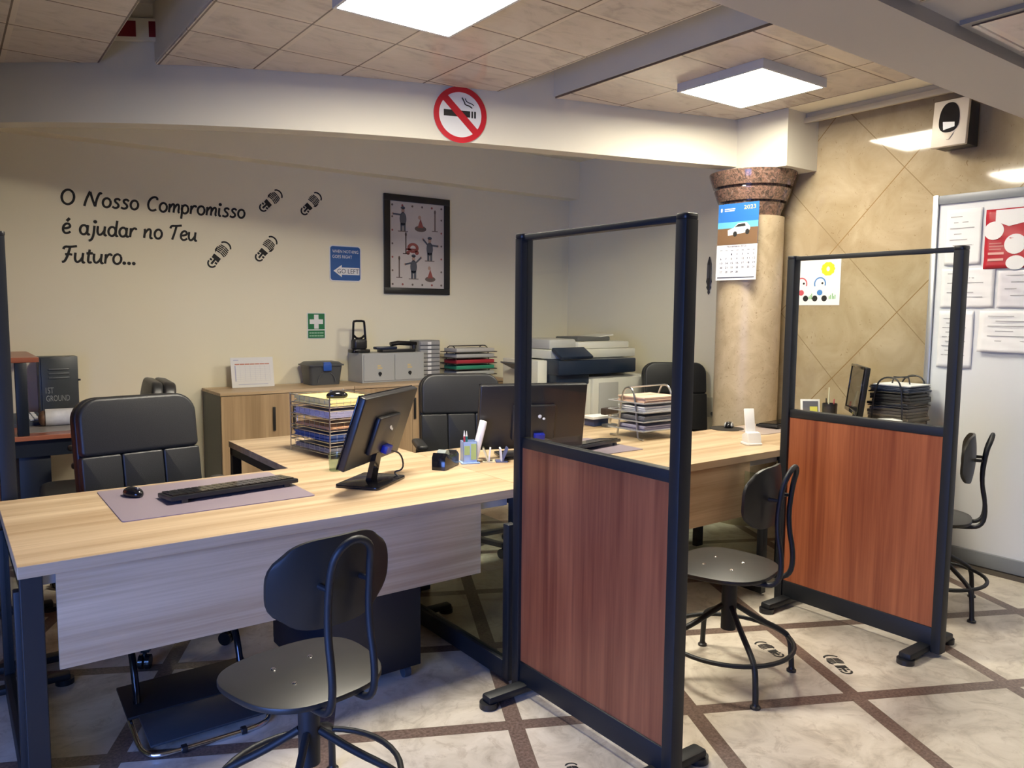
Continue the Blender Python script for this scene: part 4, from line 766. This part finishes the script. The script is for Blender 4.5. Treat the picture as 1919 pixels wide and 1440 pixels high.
for (tx, ty, hx, hy), lb, mr in (((1420, 1203, 1466, 1232), 'black shoe print on the floor under the middle swivel chair', 1), ((1552, 1228, 1592, 1264), 'black shoe print on the floor in front of the farther partition', -1), ((1068, 1430, 1085, 1468), 'black shoe print on the floor at the bottom edge by the nearest partition', 1)):
    a, b_ = onz(tx, ty, .001), onz(hx, hy, .001); c = (a+b_)/2; up = a-b_; T = frame((c.x, c.y, .0006), (up.y, -up.x, 0), up); o = M(); shoeprint(o, T, up.length*1.0, mr); tag(o.build('shoe_print', INK, smooth=False), lb, 'sticker', 'shoe prints on the floor')
# no smoking sign on the curved beam
q = onz(862, 216, 2.70); bx = 2.60
for _ in range(30):
    v = ray(862, 216); s_ = (bx)/v.x; bx -= ((v.y*s_)-beam_y(bx))*.2*-1 if False else 0
    f = lambda xx: (v.y/v.x)*xx-beam_y(xx)
    bx = bx - f(bx)/((f(bx+1e-4)-f(bx))/1e-4)
zc = EYE.z+v.z*bx/v.x; sl = (beam_y(bx+.01)-beam_y(bx-.01))/.02; rt = Vector((1, sl, 0)).normalized(); nrm = Vector((sl, -1, 0)).normalized()
SF = frame(Vector((bx, beam_y(bx), zc))+nrm*.006, rt, (0, 0, 1)); rS = .168
RED = mat('sign_red', (.50, .012, .025), .35); t = thing('no_smoking_sign', 'round red and white no smoking sign on the curved beam', 'sign', (bx, beam_y(bx), zc))
M(SF).prism(ell(rS, rS, 56), 0, .004).build('disc', mat('sign_white', (.72, .73, .74), .4), t, smooth=False)
b = M(SF); n = 56
for i in range(n):
    a, c = 2*math.pi*i/n, 2*math.pi*(i+1)/n; b.prism([(rS*math.cos(a), rS*math.sin(a)), (rS*math.cos(c), rS*math.sin(c)), (rS*.80*math.cos(c), rS*.80*math.sin(c)), (rS*.80*math.cos(a), rS*.80*math.sin(a))], .0041, .0052)
b.prism([(-.125, .095), (-.095, .125), (.125, -.095), (.095, -.125)], .0043, .0056); b.build('red_ring', RED, t, smooth=False)
b = M(SF); b.box(-.105, .062, -.012, .026, .0041, .0047); b.box(.070, .080, -.014, .026, .0041, .0047); b.box(.087, .099, -.014, .026, .0041, .0047)
b.tube([(.010, .103, .0045), (.024, .08, .0045), (.03, .062, .0045), (.055, .058, .0045), (.075, .045, .0045)], .004, 6, smooth=1); b.tube([(.03, .10, .0045), (.036, .085, .0045), (.05, .076, .0045), (.07, .072, .0045), (.085, .062, .0045)], .003, 6, smooth=1); b.build('cigarette', INK, t, smooth=False)
# blue GO LEFT sign
a, c = BW(617.5, 527), BW(676, 462.5); w_, h_ = c.x-a.x, c.z-a.z; T = frame((a.x, YW-.001, a.z), (1, 0, 0), (0, 0, 1)); t = thing('blue_sign', 'blue sign with a white GO LEFT arrow on the back wall', 'sign', (a.x, YW, a.z))
M(T).prism(rr(w_, h_, .025, 5, w_/2, h_/2), 0, .003).build('edge', WHT, t, smooth=False); M(T).prism(rr(w_*.94, h_*.94, .022, 5, w_/2, h_/2), .003, .004).build('field', mat('sign_blue', (.018, .10, .33), .4), t, smooth=False)
b = M(T); b.prism([(w_*.12, h_*.29), (w_*.38, h_*.46), (w_*.38, h_*.39), (w_*.94, h_*.39), (w_*.94, h_*.19), (w_*.38, h_*.19), (w_*.38, h_*.12)], .004, .0048); b.build('arrow', WHT, t, smooth=False)
b = M(); b.text('WHEN NOTHING', T @ Matrix.Translation((w_*.09, h_*.79, .0042)), w_*.82, h_*.085); b.text('GOES RIGHT', T @ Matrix.Translation((w_*.09, h_*.645, .0042)), w_*.62, h_*.085); b.build('white_lettering', WHT, t, smooth=False)
b = M(); b.text('GO LEFT', T @ Matrix.Translation((w_*.24, h_*.225, .0049)), w_*.68, h_*.13); b.build('arrow_lettering', mat('sign_dark', (.03, .05, .09), .5), t, smooth=False)
# first aid sign
a, c = BW(575.5, 635), BW(609.5, 587); w_, h_ = c.x-a.x, c.z-a.z; T = frame((a.x, YW-.001, a.z), (1, 0, 0), (0, 0, 1)); t = thing('first_aid_sign', 'small green first aid sign with a white cross', 'sign', (a.x, YW, a.z))
M(T).box(0, w_, 0, h_, 0, .002).build('board', WHT, t, smooth=False); GRN = mat('sign_green', (.01, .17, .06), .4)
M(T).box(w_*.05, w_*.95, h_*.36, h_*.98, .002, .003).box(w_*.05, w_*.95, h_*.02, h_*.32, .002, .003).build('green_field', GRN, t, smooth=False)
cx, cy, k = w_/2, h_*.66, w_*.36; M(T).box(cx-k, cx+k, cy-k*.33, cy+k*.33, .003, .0036).box(cx-k*.33, cx+k*.33, cy-k, cy+k, .003, .00362).build('cross', WHT, t, smooth=False)
b = M(T)
for v in (.195, .085):
    for u0, u1 in ((.12, .22), (.24, .37), (.39, .52), (.55, .66), (.68, .88)): b.box(w_*u0, w_*u1, h_*v, h_*(v+.05), .003, .0035)
b.build('small_print', mat('sign_pale_green', (.30, .52, .36), .5), t, smooth=False)
# framed print: small figures
a, c = BW(719, 550.5), BW(840, 374); w_, h_ = .632, BW(717, 362).z-a.z; T = frame((a.x, YW-.001, a.z), (1, 0, 0), (0, 0, 1)); t = thing('framed_print', 'black framed print of little cartoon figures on the back wall', 'picture', (a.x, YW, a.z)); w_ = BW(840.5, 460).x-a.x
b = M(T); m_ = .056
for q in ((0, w_, 0, m_), (0, w_, h_-m_, h_), (0, m_, m_, h_-m_), (w_-m_, w_, m_, h_-m_)): b.box(*q, 0, .025, .003)
b.build('frame', BLKP, t); M(T).box(m_, w_-m_, m_, h_-m_, .002, .008).build('print', mat('print_paper', (.62, .57, .53), .5), t, smooth=False)
UN = mat('figure_grey', (.10, .11, .13), .6); REDF = mat('figure_red', (.36, .10, .08), .6); BRN = mat('figure_brown', (.16, .12, .10), .6); SKN = mat('figure_skin', (.50, .33, .25), .6)
def uv(u, v): return (m_+u*(w_-2*m_), m_+v*(h_-2*m_))
g, rd, br, sk = M(T), M(T), M(T), M(T); z0_, z1_ = .0081, .0088
def person(u, v, arms):
    x, y_ = uv(u, v); g.prism(ell(.034, .060, 16, x, y_+.015), z0_, z1_); g.box(x-.026, x-.004, y_-.09, y_-.02, z0_, z1_); g.box(x+.004, x+.026, y_-.09, y_-.02, z0_, z1_); g.prism(ell(.022, .014, 12, x, y_+.112), z0_, z1_); sk.prism(ell(.017, .022, 14, x, y_+.088), z0_, z1_); br.box(x-.05, x+.05, y_-.097, y_-.09, z0_, z1_)
    for dx, dy in arms: g.tube([(x+.02*(1 if dx > 0 else -1), y_+.05, .0084), (x+dx, y_+dy, .0084)], .008, 6); sk.prism(ell(.011, .011, 10, x+dx, y_+dy), z0_, z1_)
person(.24, .78, [(-.10, .055)]); person(.73, .45, [(-.07, .10), (.085, .045)]); person(.43, .23, [(-.085, .035), (.075, .10)])
def post(u, v, hgt):
    x, y_ = uv(u, v); br.box(x-.006, x+.006, y_, y_+hgt, z0_, z1_); br.prism(ell(.010, .02, 10, x, y_+hgt), z0_, z1_); br.box(x-.03, x+.03, y_-.004, y_+.003, z0_, z1_)
post(.83, .685, .17); post(.29, .40, .17); post(.17, .12, .17)
for u, v, s_ in ((.56, .70, .06), (.74, .11, .055)):
    x, y_ = uv(u, v); br.prism(ell(s_, s_*.45, 14, x, y_), z0_, z1_); rd.prism([(x-.03, y_+.01), (x+.03, y_+.01), (x, y_+.09)], .0086, .0094); sk.prism(ell(.015, .018, 12, x-.01, y_+.10), .0086, .0094)
x, y_ = uv(.42, .47)
for i in range(20):
    a1, a2 = 2*math.pi*i/20, 2*math.pi*(i+1)/20; rd.prism([(x+.058*math.cos(a1), y_+.045*math.sin(a1)), (x+.058*math.cos(a2), y_+.045*math.sin(a2)), (x+.028*math.cos(a2), y_+.022*math.sin(a2)), (x+.028*math.cos(a1), y_+.022*math.sin(a1))], z0_, z1_)
rd.box(x-.07, x+.03, y_-.02, y_-.005, z0_, z1_); rd.prism(ell(.02, .02, 12, x+.04, y_-.04), z0_, z1_); rd.prism(ell(.018, .018, 12, x-.05, y_-.045), z0_, z1_)
for i in range(6):
    for v in (.04, .955): q = uv(.05+.18*i, v); (rd if i % 3 == 1 else br).prism(ell(.010, .010, 10, *q), z0_, z1_)
for i in range(5):
    for u in (.05, .95): q = uv(u, .2+.155*i); (rd if i % 2 else br).prism(ell(.009, .009, 10, *q), z0_, z1_)
for b, m_n, nm in ((g, UN, 'grey_figures'), (rd, REDF, 'red_figures'), (br, BRN, 'brown_figures'), (sk, SKN, 'faces')): b.build(nm, m_n, t, smooth=False)
# red alarm panel in the ceiling channel
c = Vector((.94, beam_y(.94), 3.05)); sl = (beam_y(.95)-beam_y(.93))/.02; nv = Vector((sl, -1, 0)).normalized(); T = frame(c+nv*.004, (1, sl, 0), (0, 0, 1)); t = thing('alarm_panel', 'small white and red panel in the ceiling channel at upper left', 'alarm', c)
M(T).box(-.17, .22, -.06, .06, 0, .03, .004).build('housing', BEAMP, t)
for q in ((-.12, .03), (.10, .20)): M(T).box(*q, -.042, .042, .0305, .034).build('red_plate', mat('alarm_red', (.16, .004, .012), .4), t, smooth=False)
# ================================================================ MARBLE WALL THINGS
XW = 4.949
p = onx(1784, 232, 4.80); t = thing('mirror_box', 'white square box with a black oval mirror on the marble wall', 'wall box', (XW, p.y, p.z)); T = frame((4.84, p.y, p.z), (0, -1, 0), (0, 0, 1)) ; hw = .098
M(frame((4.80, p.y, p.z), (0, -1, 0), (0, 0, 1)) @ Matrix.Rotation(R(-5), 4, 'X')).box(-hw, hw, -.135, .135, 0, .03, .006).build('face', mat('box_cream', (.66, .58, .47), .4), t)
M().box(4.80, 4.93, p.y-hw*.95, p.y+hw*.95, p.z-.13, p.z+.12, .006).build('back_shell', BLKP, t); M().box(4.86, 4.945, p.y-.02, p.y+.02, p.z+.121, p.z+.155, .003).build('bracket', mat('box_cream', (.66, .58, .47), .4), t)
FT = frame((4.80, p.y, p.z), (0, -1, 0), (0, 0, 1)) @ Matrix.Rotation(R(-5), 4, 'X')
M(FT).prism([(.056*(abs(math.cos(a))**.8)*(1 if math.cos(a) > 0 else -1)*(1-.13*math.sin(a)), .086*(abs(math.sin(a))**.85)*(1 if math.sin(a) > 0 else -1)) for a in [2*math.pi*i/40 for i in range(40)]], .030, .034, Matrix.Translation((-.003, .03, 0))).build('oval_mirror', BLKG, t); M(FT).prism([(-.036, .008), (.030, -.002), (.032, -.028), (-.030, -.04)], .0342, .0350).build('white_patch', WHT, t, smooth=False)
M(FT).prism([(-.03, -.062), (.03, -.062), (.008, -.098), (-.008, -.098)], .030, .036, None, .002).build('badge', mat('box_cream', (.66, .58, .47), .4), t)
t = thing('roller_housing', 'cream roller tube housing along the top of the marble wall', 'housing', (4.84, 2.6, 2.78)); p0, p1 = onx(1487, 222, 4.84), onx(1790, 150, 4.84); zc = p0.z-.012
CRM = mat('roller_cream', (.52, .46, .34), .45)
M().cyl((4.84, 3.36, zc), (4.84, 1.80, zc), .042, .042, 24).build('tube', CRM, t); M().box(4.775, 4.80, 1.80, 3.30, zc-.055, zc-.020, .004).build('bottom_bar', CRM, t); M().box(4.795, 4.86, 3.36, 3.372, zc-.055, zc+.045, .006).build('end_cap', CRM, t)
for y_ in (3.05, 2.55, 2.05): M().tube([(4.84, y_, zc+.03), (4.84, y_, 2.869)], .004).build('hook', GREYP, t)
# child's drawing
a, c = onx(1573, 572, XW), onx(1495, 487, XW); yy0, yy1 = a.y, a.y+.335; T = frame((XW-.001, yy1, a.z), (0, -1, 0), (0, 0, 1)); w_ = .335; h_ = c.z-a.z; t = thing('child_drawing', "child's drawing with a yellow sun pinned on the marble wall", 'drawing', (XW, yy1, a.z))
M(T).box(0, w_, 0, h_, 0, .001).build('sheet', PAPER, t, smooth=False)
def dz(b, poly, z=.0012): b.prism(poly, z, z+.0006)
b = M(T); sx, sy = w_*.72, h_*.77
for i in range(10): a1 = i*math.pi/5; dz(b, ell(.021, .016, 10, sx+.032*math.cos(a1), sy+.032*math.sin(a1)), .0012+i*.00002)
b.build('sun', mat('crayon_yellow', (.75, .62, .02), .6), t, smooth=False)
def bike(u, m1, nm):
    x = w_*u; b = M(T); k = 22
    for i in range(15):
        a1, a2 = R(-20+15*i), R(-5+15*i); dz(b, [(x+.046*math.cos(a1), h_*.46+.046*math.sin(a1)), (x+.046*math.cos(a2), h_*.46+.046*math.sin(a2)), (x+.037*math.cos(a2), h_*.46+.037*math.sin(a2)), (x+.037*math.cos(a1), h_*.46+.037*math.sin(a1))])
    dz(b, ell(.022, .02, 12, x, h_*.27)); b.build(nm+'_rider', m1, t, smooth=False)
    b = M(T); [dz(b, ell(.021, .021, 14, x+s*.036, h_*.145)) for s in (-1, 1)]; dz(b, ell(.008, .008, 8, x+.018, h_*.47)); b.build(nm+'_wheels', INK, t, smooth=False)
bike(.55, mat('crayon_blue', (.06, .22, .55), .6), 'blue'); bike(.12, mat('crayon_red', (.55, .08, .10), .6), 'red')
b = M(T); [b.box(w_*q, w_*q+.006, h_*.13, h_*(.19+.03*(i % 3)), .0012, .0018) for i, q in enumerate((.30, .33, .36, .76, .79, .83, .86, .89))]; b.build('grass', mat('crayon_green', (.15, .42, .14), .6), t, smooth=False)
# calendar hung on the column
T = frame((4.468, 3.615, 1.745), (.12, -1, 0), (.02, 0, 1)); t = thing('wall_calendar', 'wall calendar with a white car photo hanging on the column', 'calendar', (4.47, 3.47, 1.74)); w_, h_ = .312, .53
TT = T
M(TT).box(0, w_, 0, h_*.46, 0, .006).build('date_pad', PAPER, t, smooth=False); M(TT).box(0, w_, h_*.465, h_, 0, .003).build('photo_sky', mat('photo_blue', (.03, .16, .50), .35), t, smooth=False)
M(TT).box(0, w_, h_*.465, h_*.68, .003, .0036).build('photo_ground', mat('photo_brown', (.16, .09, .045), .5), t, smooth=False); M(TT).box(0, w_, h_*.68, h_*.76, .003, .0036).build('photo_horizon', mat('photo_pale_blue', (.12, .42, .60), .4), t, smooth=False)
b = M(TT); cx, cy = w_*.54, h_*.64; b.prism([(cx-.085, cy-.03), (cx+.07, cy-.012), (cx+.085, cy+.012), (cx+.08, cy+.03), (cx+.055, cy+.055), (cx-.01, cy+.052), (cx-.045, cy+.022), (cx-.088, cy+.008)], .0037, .0044); b.build('photo_car', WHT, t, smooth=False)
b = M(TT); [b.prism(ell(.016, .019, 14, cx+q, cy-.024+(q+.06)*.12), .0045, .0051) for q in (-.03, .064)]; b.prism([(cx-.035, cy+.026), (cx-.005, cy+.047), (cx+.045, cy+.049), (cx+.05, cy+.03)], .0045, .0050); b.build('car_wheels_and_glass', INK, t, smooth=False)
b = M(); b.text('2023', TT @ Matrix.Translation((w_*.64, h_*.915, .0032)), w_*.29, h_*.05); b.build('year', mat('calendar_yellow', (.80, .66, .12), .5), t, smooth=False)
b = M(TT); b.box(w_*.06, w_*.10, h_*.90, h_*.945, .003, .0037); b.box(w_*.16, w_*.42, h_*.925, h_*.938, .003, .0037); b.box(w_*.16, w_*.40, h_*.902, h_*.914, .003, .0037); b.build('photo_heading', WHT, t, smooth=False)
b = M(); b.text('Novembro 2023', TT @ Matrix.Translation((w_*.26, h_*.43, .0062)), w_*.48, h_*.024, fat=.02)
for d_ in range(1, 31):
    k = d_+1; b.text(str(d_), TT @ Matrix.Translation((w_*(.10+.135*(k % 7)), h_*(.325-.057*(k//7)), .0062)), w_*.06 if d_ > 9 else w_*.03, h_*.024, fat=.02)
b.box(w_*.04, w_*.96, h_*.025, h_*.04, .006, .0066, 0, TT); [b.box(w_*(.09+.135*i), w_*(.15+.135*i), h_*.385, h_*.392, .006, .0066, 0, TT) for i in range(7)]; b.build('dates', mat('print_dark', (.05, .06, .10), .6), t, smooth=False)
# ornament and socket on the recess wall
p = onx(1330, 517, 5.288); t = thing('wall_ornament', 'narrow dark ornament hanging on the wall left of the calendar', 'ornament', (5.288, p.y, p.z)); b = M(); T = Matrix.Translation((5.279, p.y, p.z))
b.lathe([(.004, .16), (.014, .13), (.022, .10), (.024, -.02), (.030, -.05), (.018, -.08), (.026, -.10), (.010, -.125), (.014, -.14), (.004, -.16)], seg=16, mx=T @ Matrix.Scale(.35, 4, (1, 0, 0)));
b.build('body', mat('ornament_dark', (.045, .04, .04), .35), t); M(T).box(-.011, -.009, -.012, .012, -.02, .09).build('label_strip', GREYP, t)
p = onx(1335, 765, 5.288); tag(M().box(5.27, 5.289, p.y-.05, p.y+.05, p.z-.08, p.z+.09, .004).build('wall_socket', mat('socket_cream', (.50, .47, .37), .4)), 'pale socket cover on the wall beside the column', 'socket')
# ================================================================ WHITEBOARD AND ITS PAPERS
XB = 4.905; t = thing('whiteboard', 'tall whiteboard with grey frame standing against the marble wall', 'whiteboard', (4.92, 1.3, 0)); yl = onx(1752, 480, XB).y
M().box(XB, 4.948, .35, yl-.012, .07, 2.20, .002).build('board', mat('board_white', (.72, .74, .77), .14), t, smooth=False)
M().box(XB-.016, 4.948, yl-.010, yl+.022, .0275, 2.232, .003).build('side_frame', ALU, t); M().box(XB-.014, 4.948, .33, yl-.011, 2.175, 2.228, .003).build('top_frame', SLATE, t); M().box(XB-.020, 4.948, .33, yl-.011, .030, .115, .004).build('bottom_frame', SLATE, t); M().box(XB-.016, 4.948, .30, .329, .03, 2.232, .003).build('side_frame', ALU, t)
def sheet(px0, py0, px1, py1, m, label, nm='paper_sheet', lines=0, dz_=.0, curl=.0):
    a, c = onx(px0, py1, XB-.002-dz_), onx(px1, py0, XB-.002-dz_); y0_, y1_ = a.y, c.y; zb_, zt_ = onx((px0+px1)/2, py1, XB).z, onx((px0+px1)/2, py0, XB).z
    t = thing(nm, label, 'paper', (XB, y0_, zb_), 0, 'papers on the whiteboard'); b = M(); n = 14; V = []
    for i in range(n+1):
        for j in range(n+1):
            y_ = y0_+(y1_-y0_)*i/n; z_ = zb_+(zt_-zb_)*j/n; e = (2*i/n-1)**2; x_ = XB-.003-dz_-.0035-curl*(1-j/n)**2*.03-.0020*math.sin(i*1.1+j*.9+px0)-.0015*math.sin(j*1.7+i*.4)
            V.append(b.b.verts.new((x_, y_, z_)))
    for i in range(n):
        for j in range(n): q = i*(n+1)+j; b.b.faces.new((V[q], V[q+1], V[q+n+2], V[q+n+1]))
    o = b.build('sheet', m, t, ang=70); md = o.modifiers.new('thickness', 'SOLIDIFY'); md.thickness = .0006
    if lines:
        T = frame((XB-.0085-dz_-curl*.012, y0_, zb_), (0, -1, 0), (0, 0, 1)); w_, h_ = y0_-y1_, zt_-zb_; l = M(T)
        for k in range(lines): v = h_*(.86-.72*k/lines); l.box(w_*(.12+.10*(k % 2)), w_*(.45+.35*((k*7) % 3)/2), v, v+.005, 0, .0005)
        l.build('print_lines', mat('print_grey', (.36, .36, .37), .7), t, smooth=False)
    return t, y0_, y1_, zb_, zt_
sheet(1770, 392, 1843, 497, PAPER, 'crumpled white sheet at the top left of the whiteboard', lines=7)
t, y0_, y1_, zb_, zt_ = sheet(1843, 388, 1990, 502, mat('poster_red', (.42, .015, .03), .4), 'red poster with white circles on the whiteboard', 'poster', dz_=.004)
T = frame((XB-.0135, y0_, zb_), (0, -1, 0), (0, 0, 1)); w_, h_ = y0_-y1_, zt_-zb_
b = M(T); b.prism(ell(.052, .052, 28, w_*.125, h_*.64), 0, .0006); b.prism([(w_*.14, h_*.66), (w_*.21, h_*.66), (w_*.21, h_*.98), (w_*.14, h_*.98)], .0001, .0007); b.prism(ell(.056, .056, 28, w_*.43, h_*.40), 0, .0006); b.prism([(w_*.21, h_*.76), (w_*.33, h_*.70), (w_*.6, h_*.76), (w_*.98, h_*.76), (w_*.98, h_*.98), (w_*.21, h_*.98)], .0002, .0008); b.prism(ell(.05, .04, 24, w_*.45, h_*.09), 0, .0006); b.build('white_shapes', PAPER, t, smooth=False)
b = M(T); [b.box(w_*.07, w_*(.24+.03*(k % 2)), h_*(.42-.05*k), h_*(.43-.05*k), 0, .0006) for k in range(3)]; b.box(w_*.06, w_*.28, h_*.235, h_*.275, 0, .0006); b.box(w_*.06, w_*.28, h_*.13, h_*.17, 0, .0006); b.build('pale_lines', mat('poster_pink', (.66, .36, .33), .5), t, smooth=False)
sheet(1762, 503, 1866, 577, PAPER, 'pale sheet at the left of the whiteboard below the crumpled one', lines=6)
sheet(1868, 506, 1990, 577, mat('lilac_white', (.66, .65, .70), .6), 'lilac white sheet under the red poster on the whiteboard', lines=4)
sheet(1755, 583, 1826, 690, PAPER, 'sheet with short text at the lower left of the papers on the whiteboard', lines=9)
sheet(1832, 583, 1990, 662, PAPER, 'wide curling sheet lowest among the papers on the whiteboard', lines=6, curl=.5)
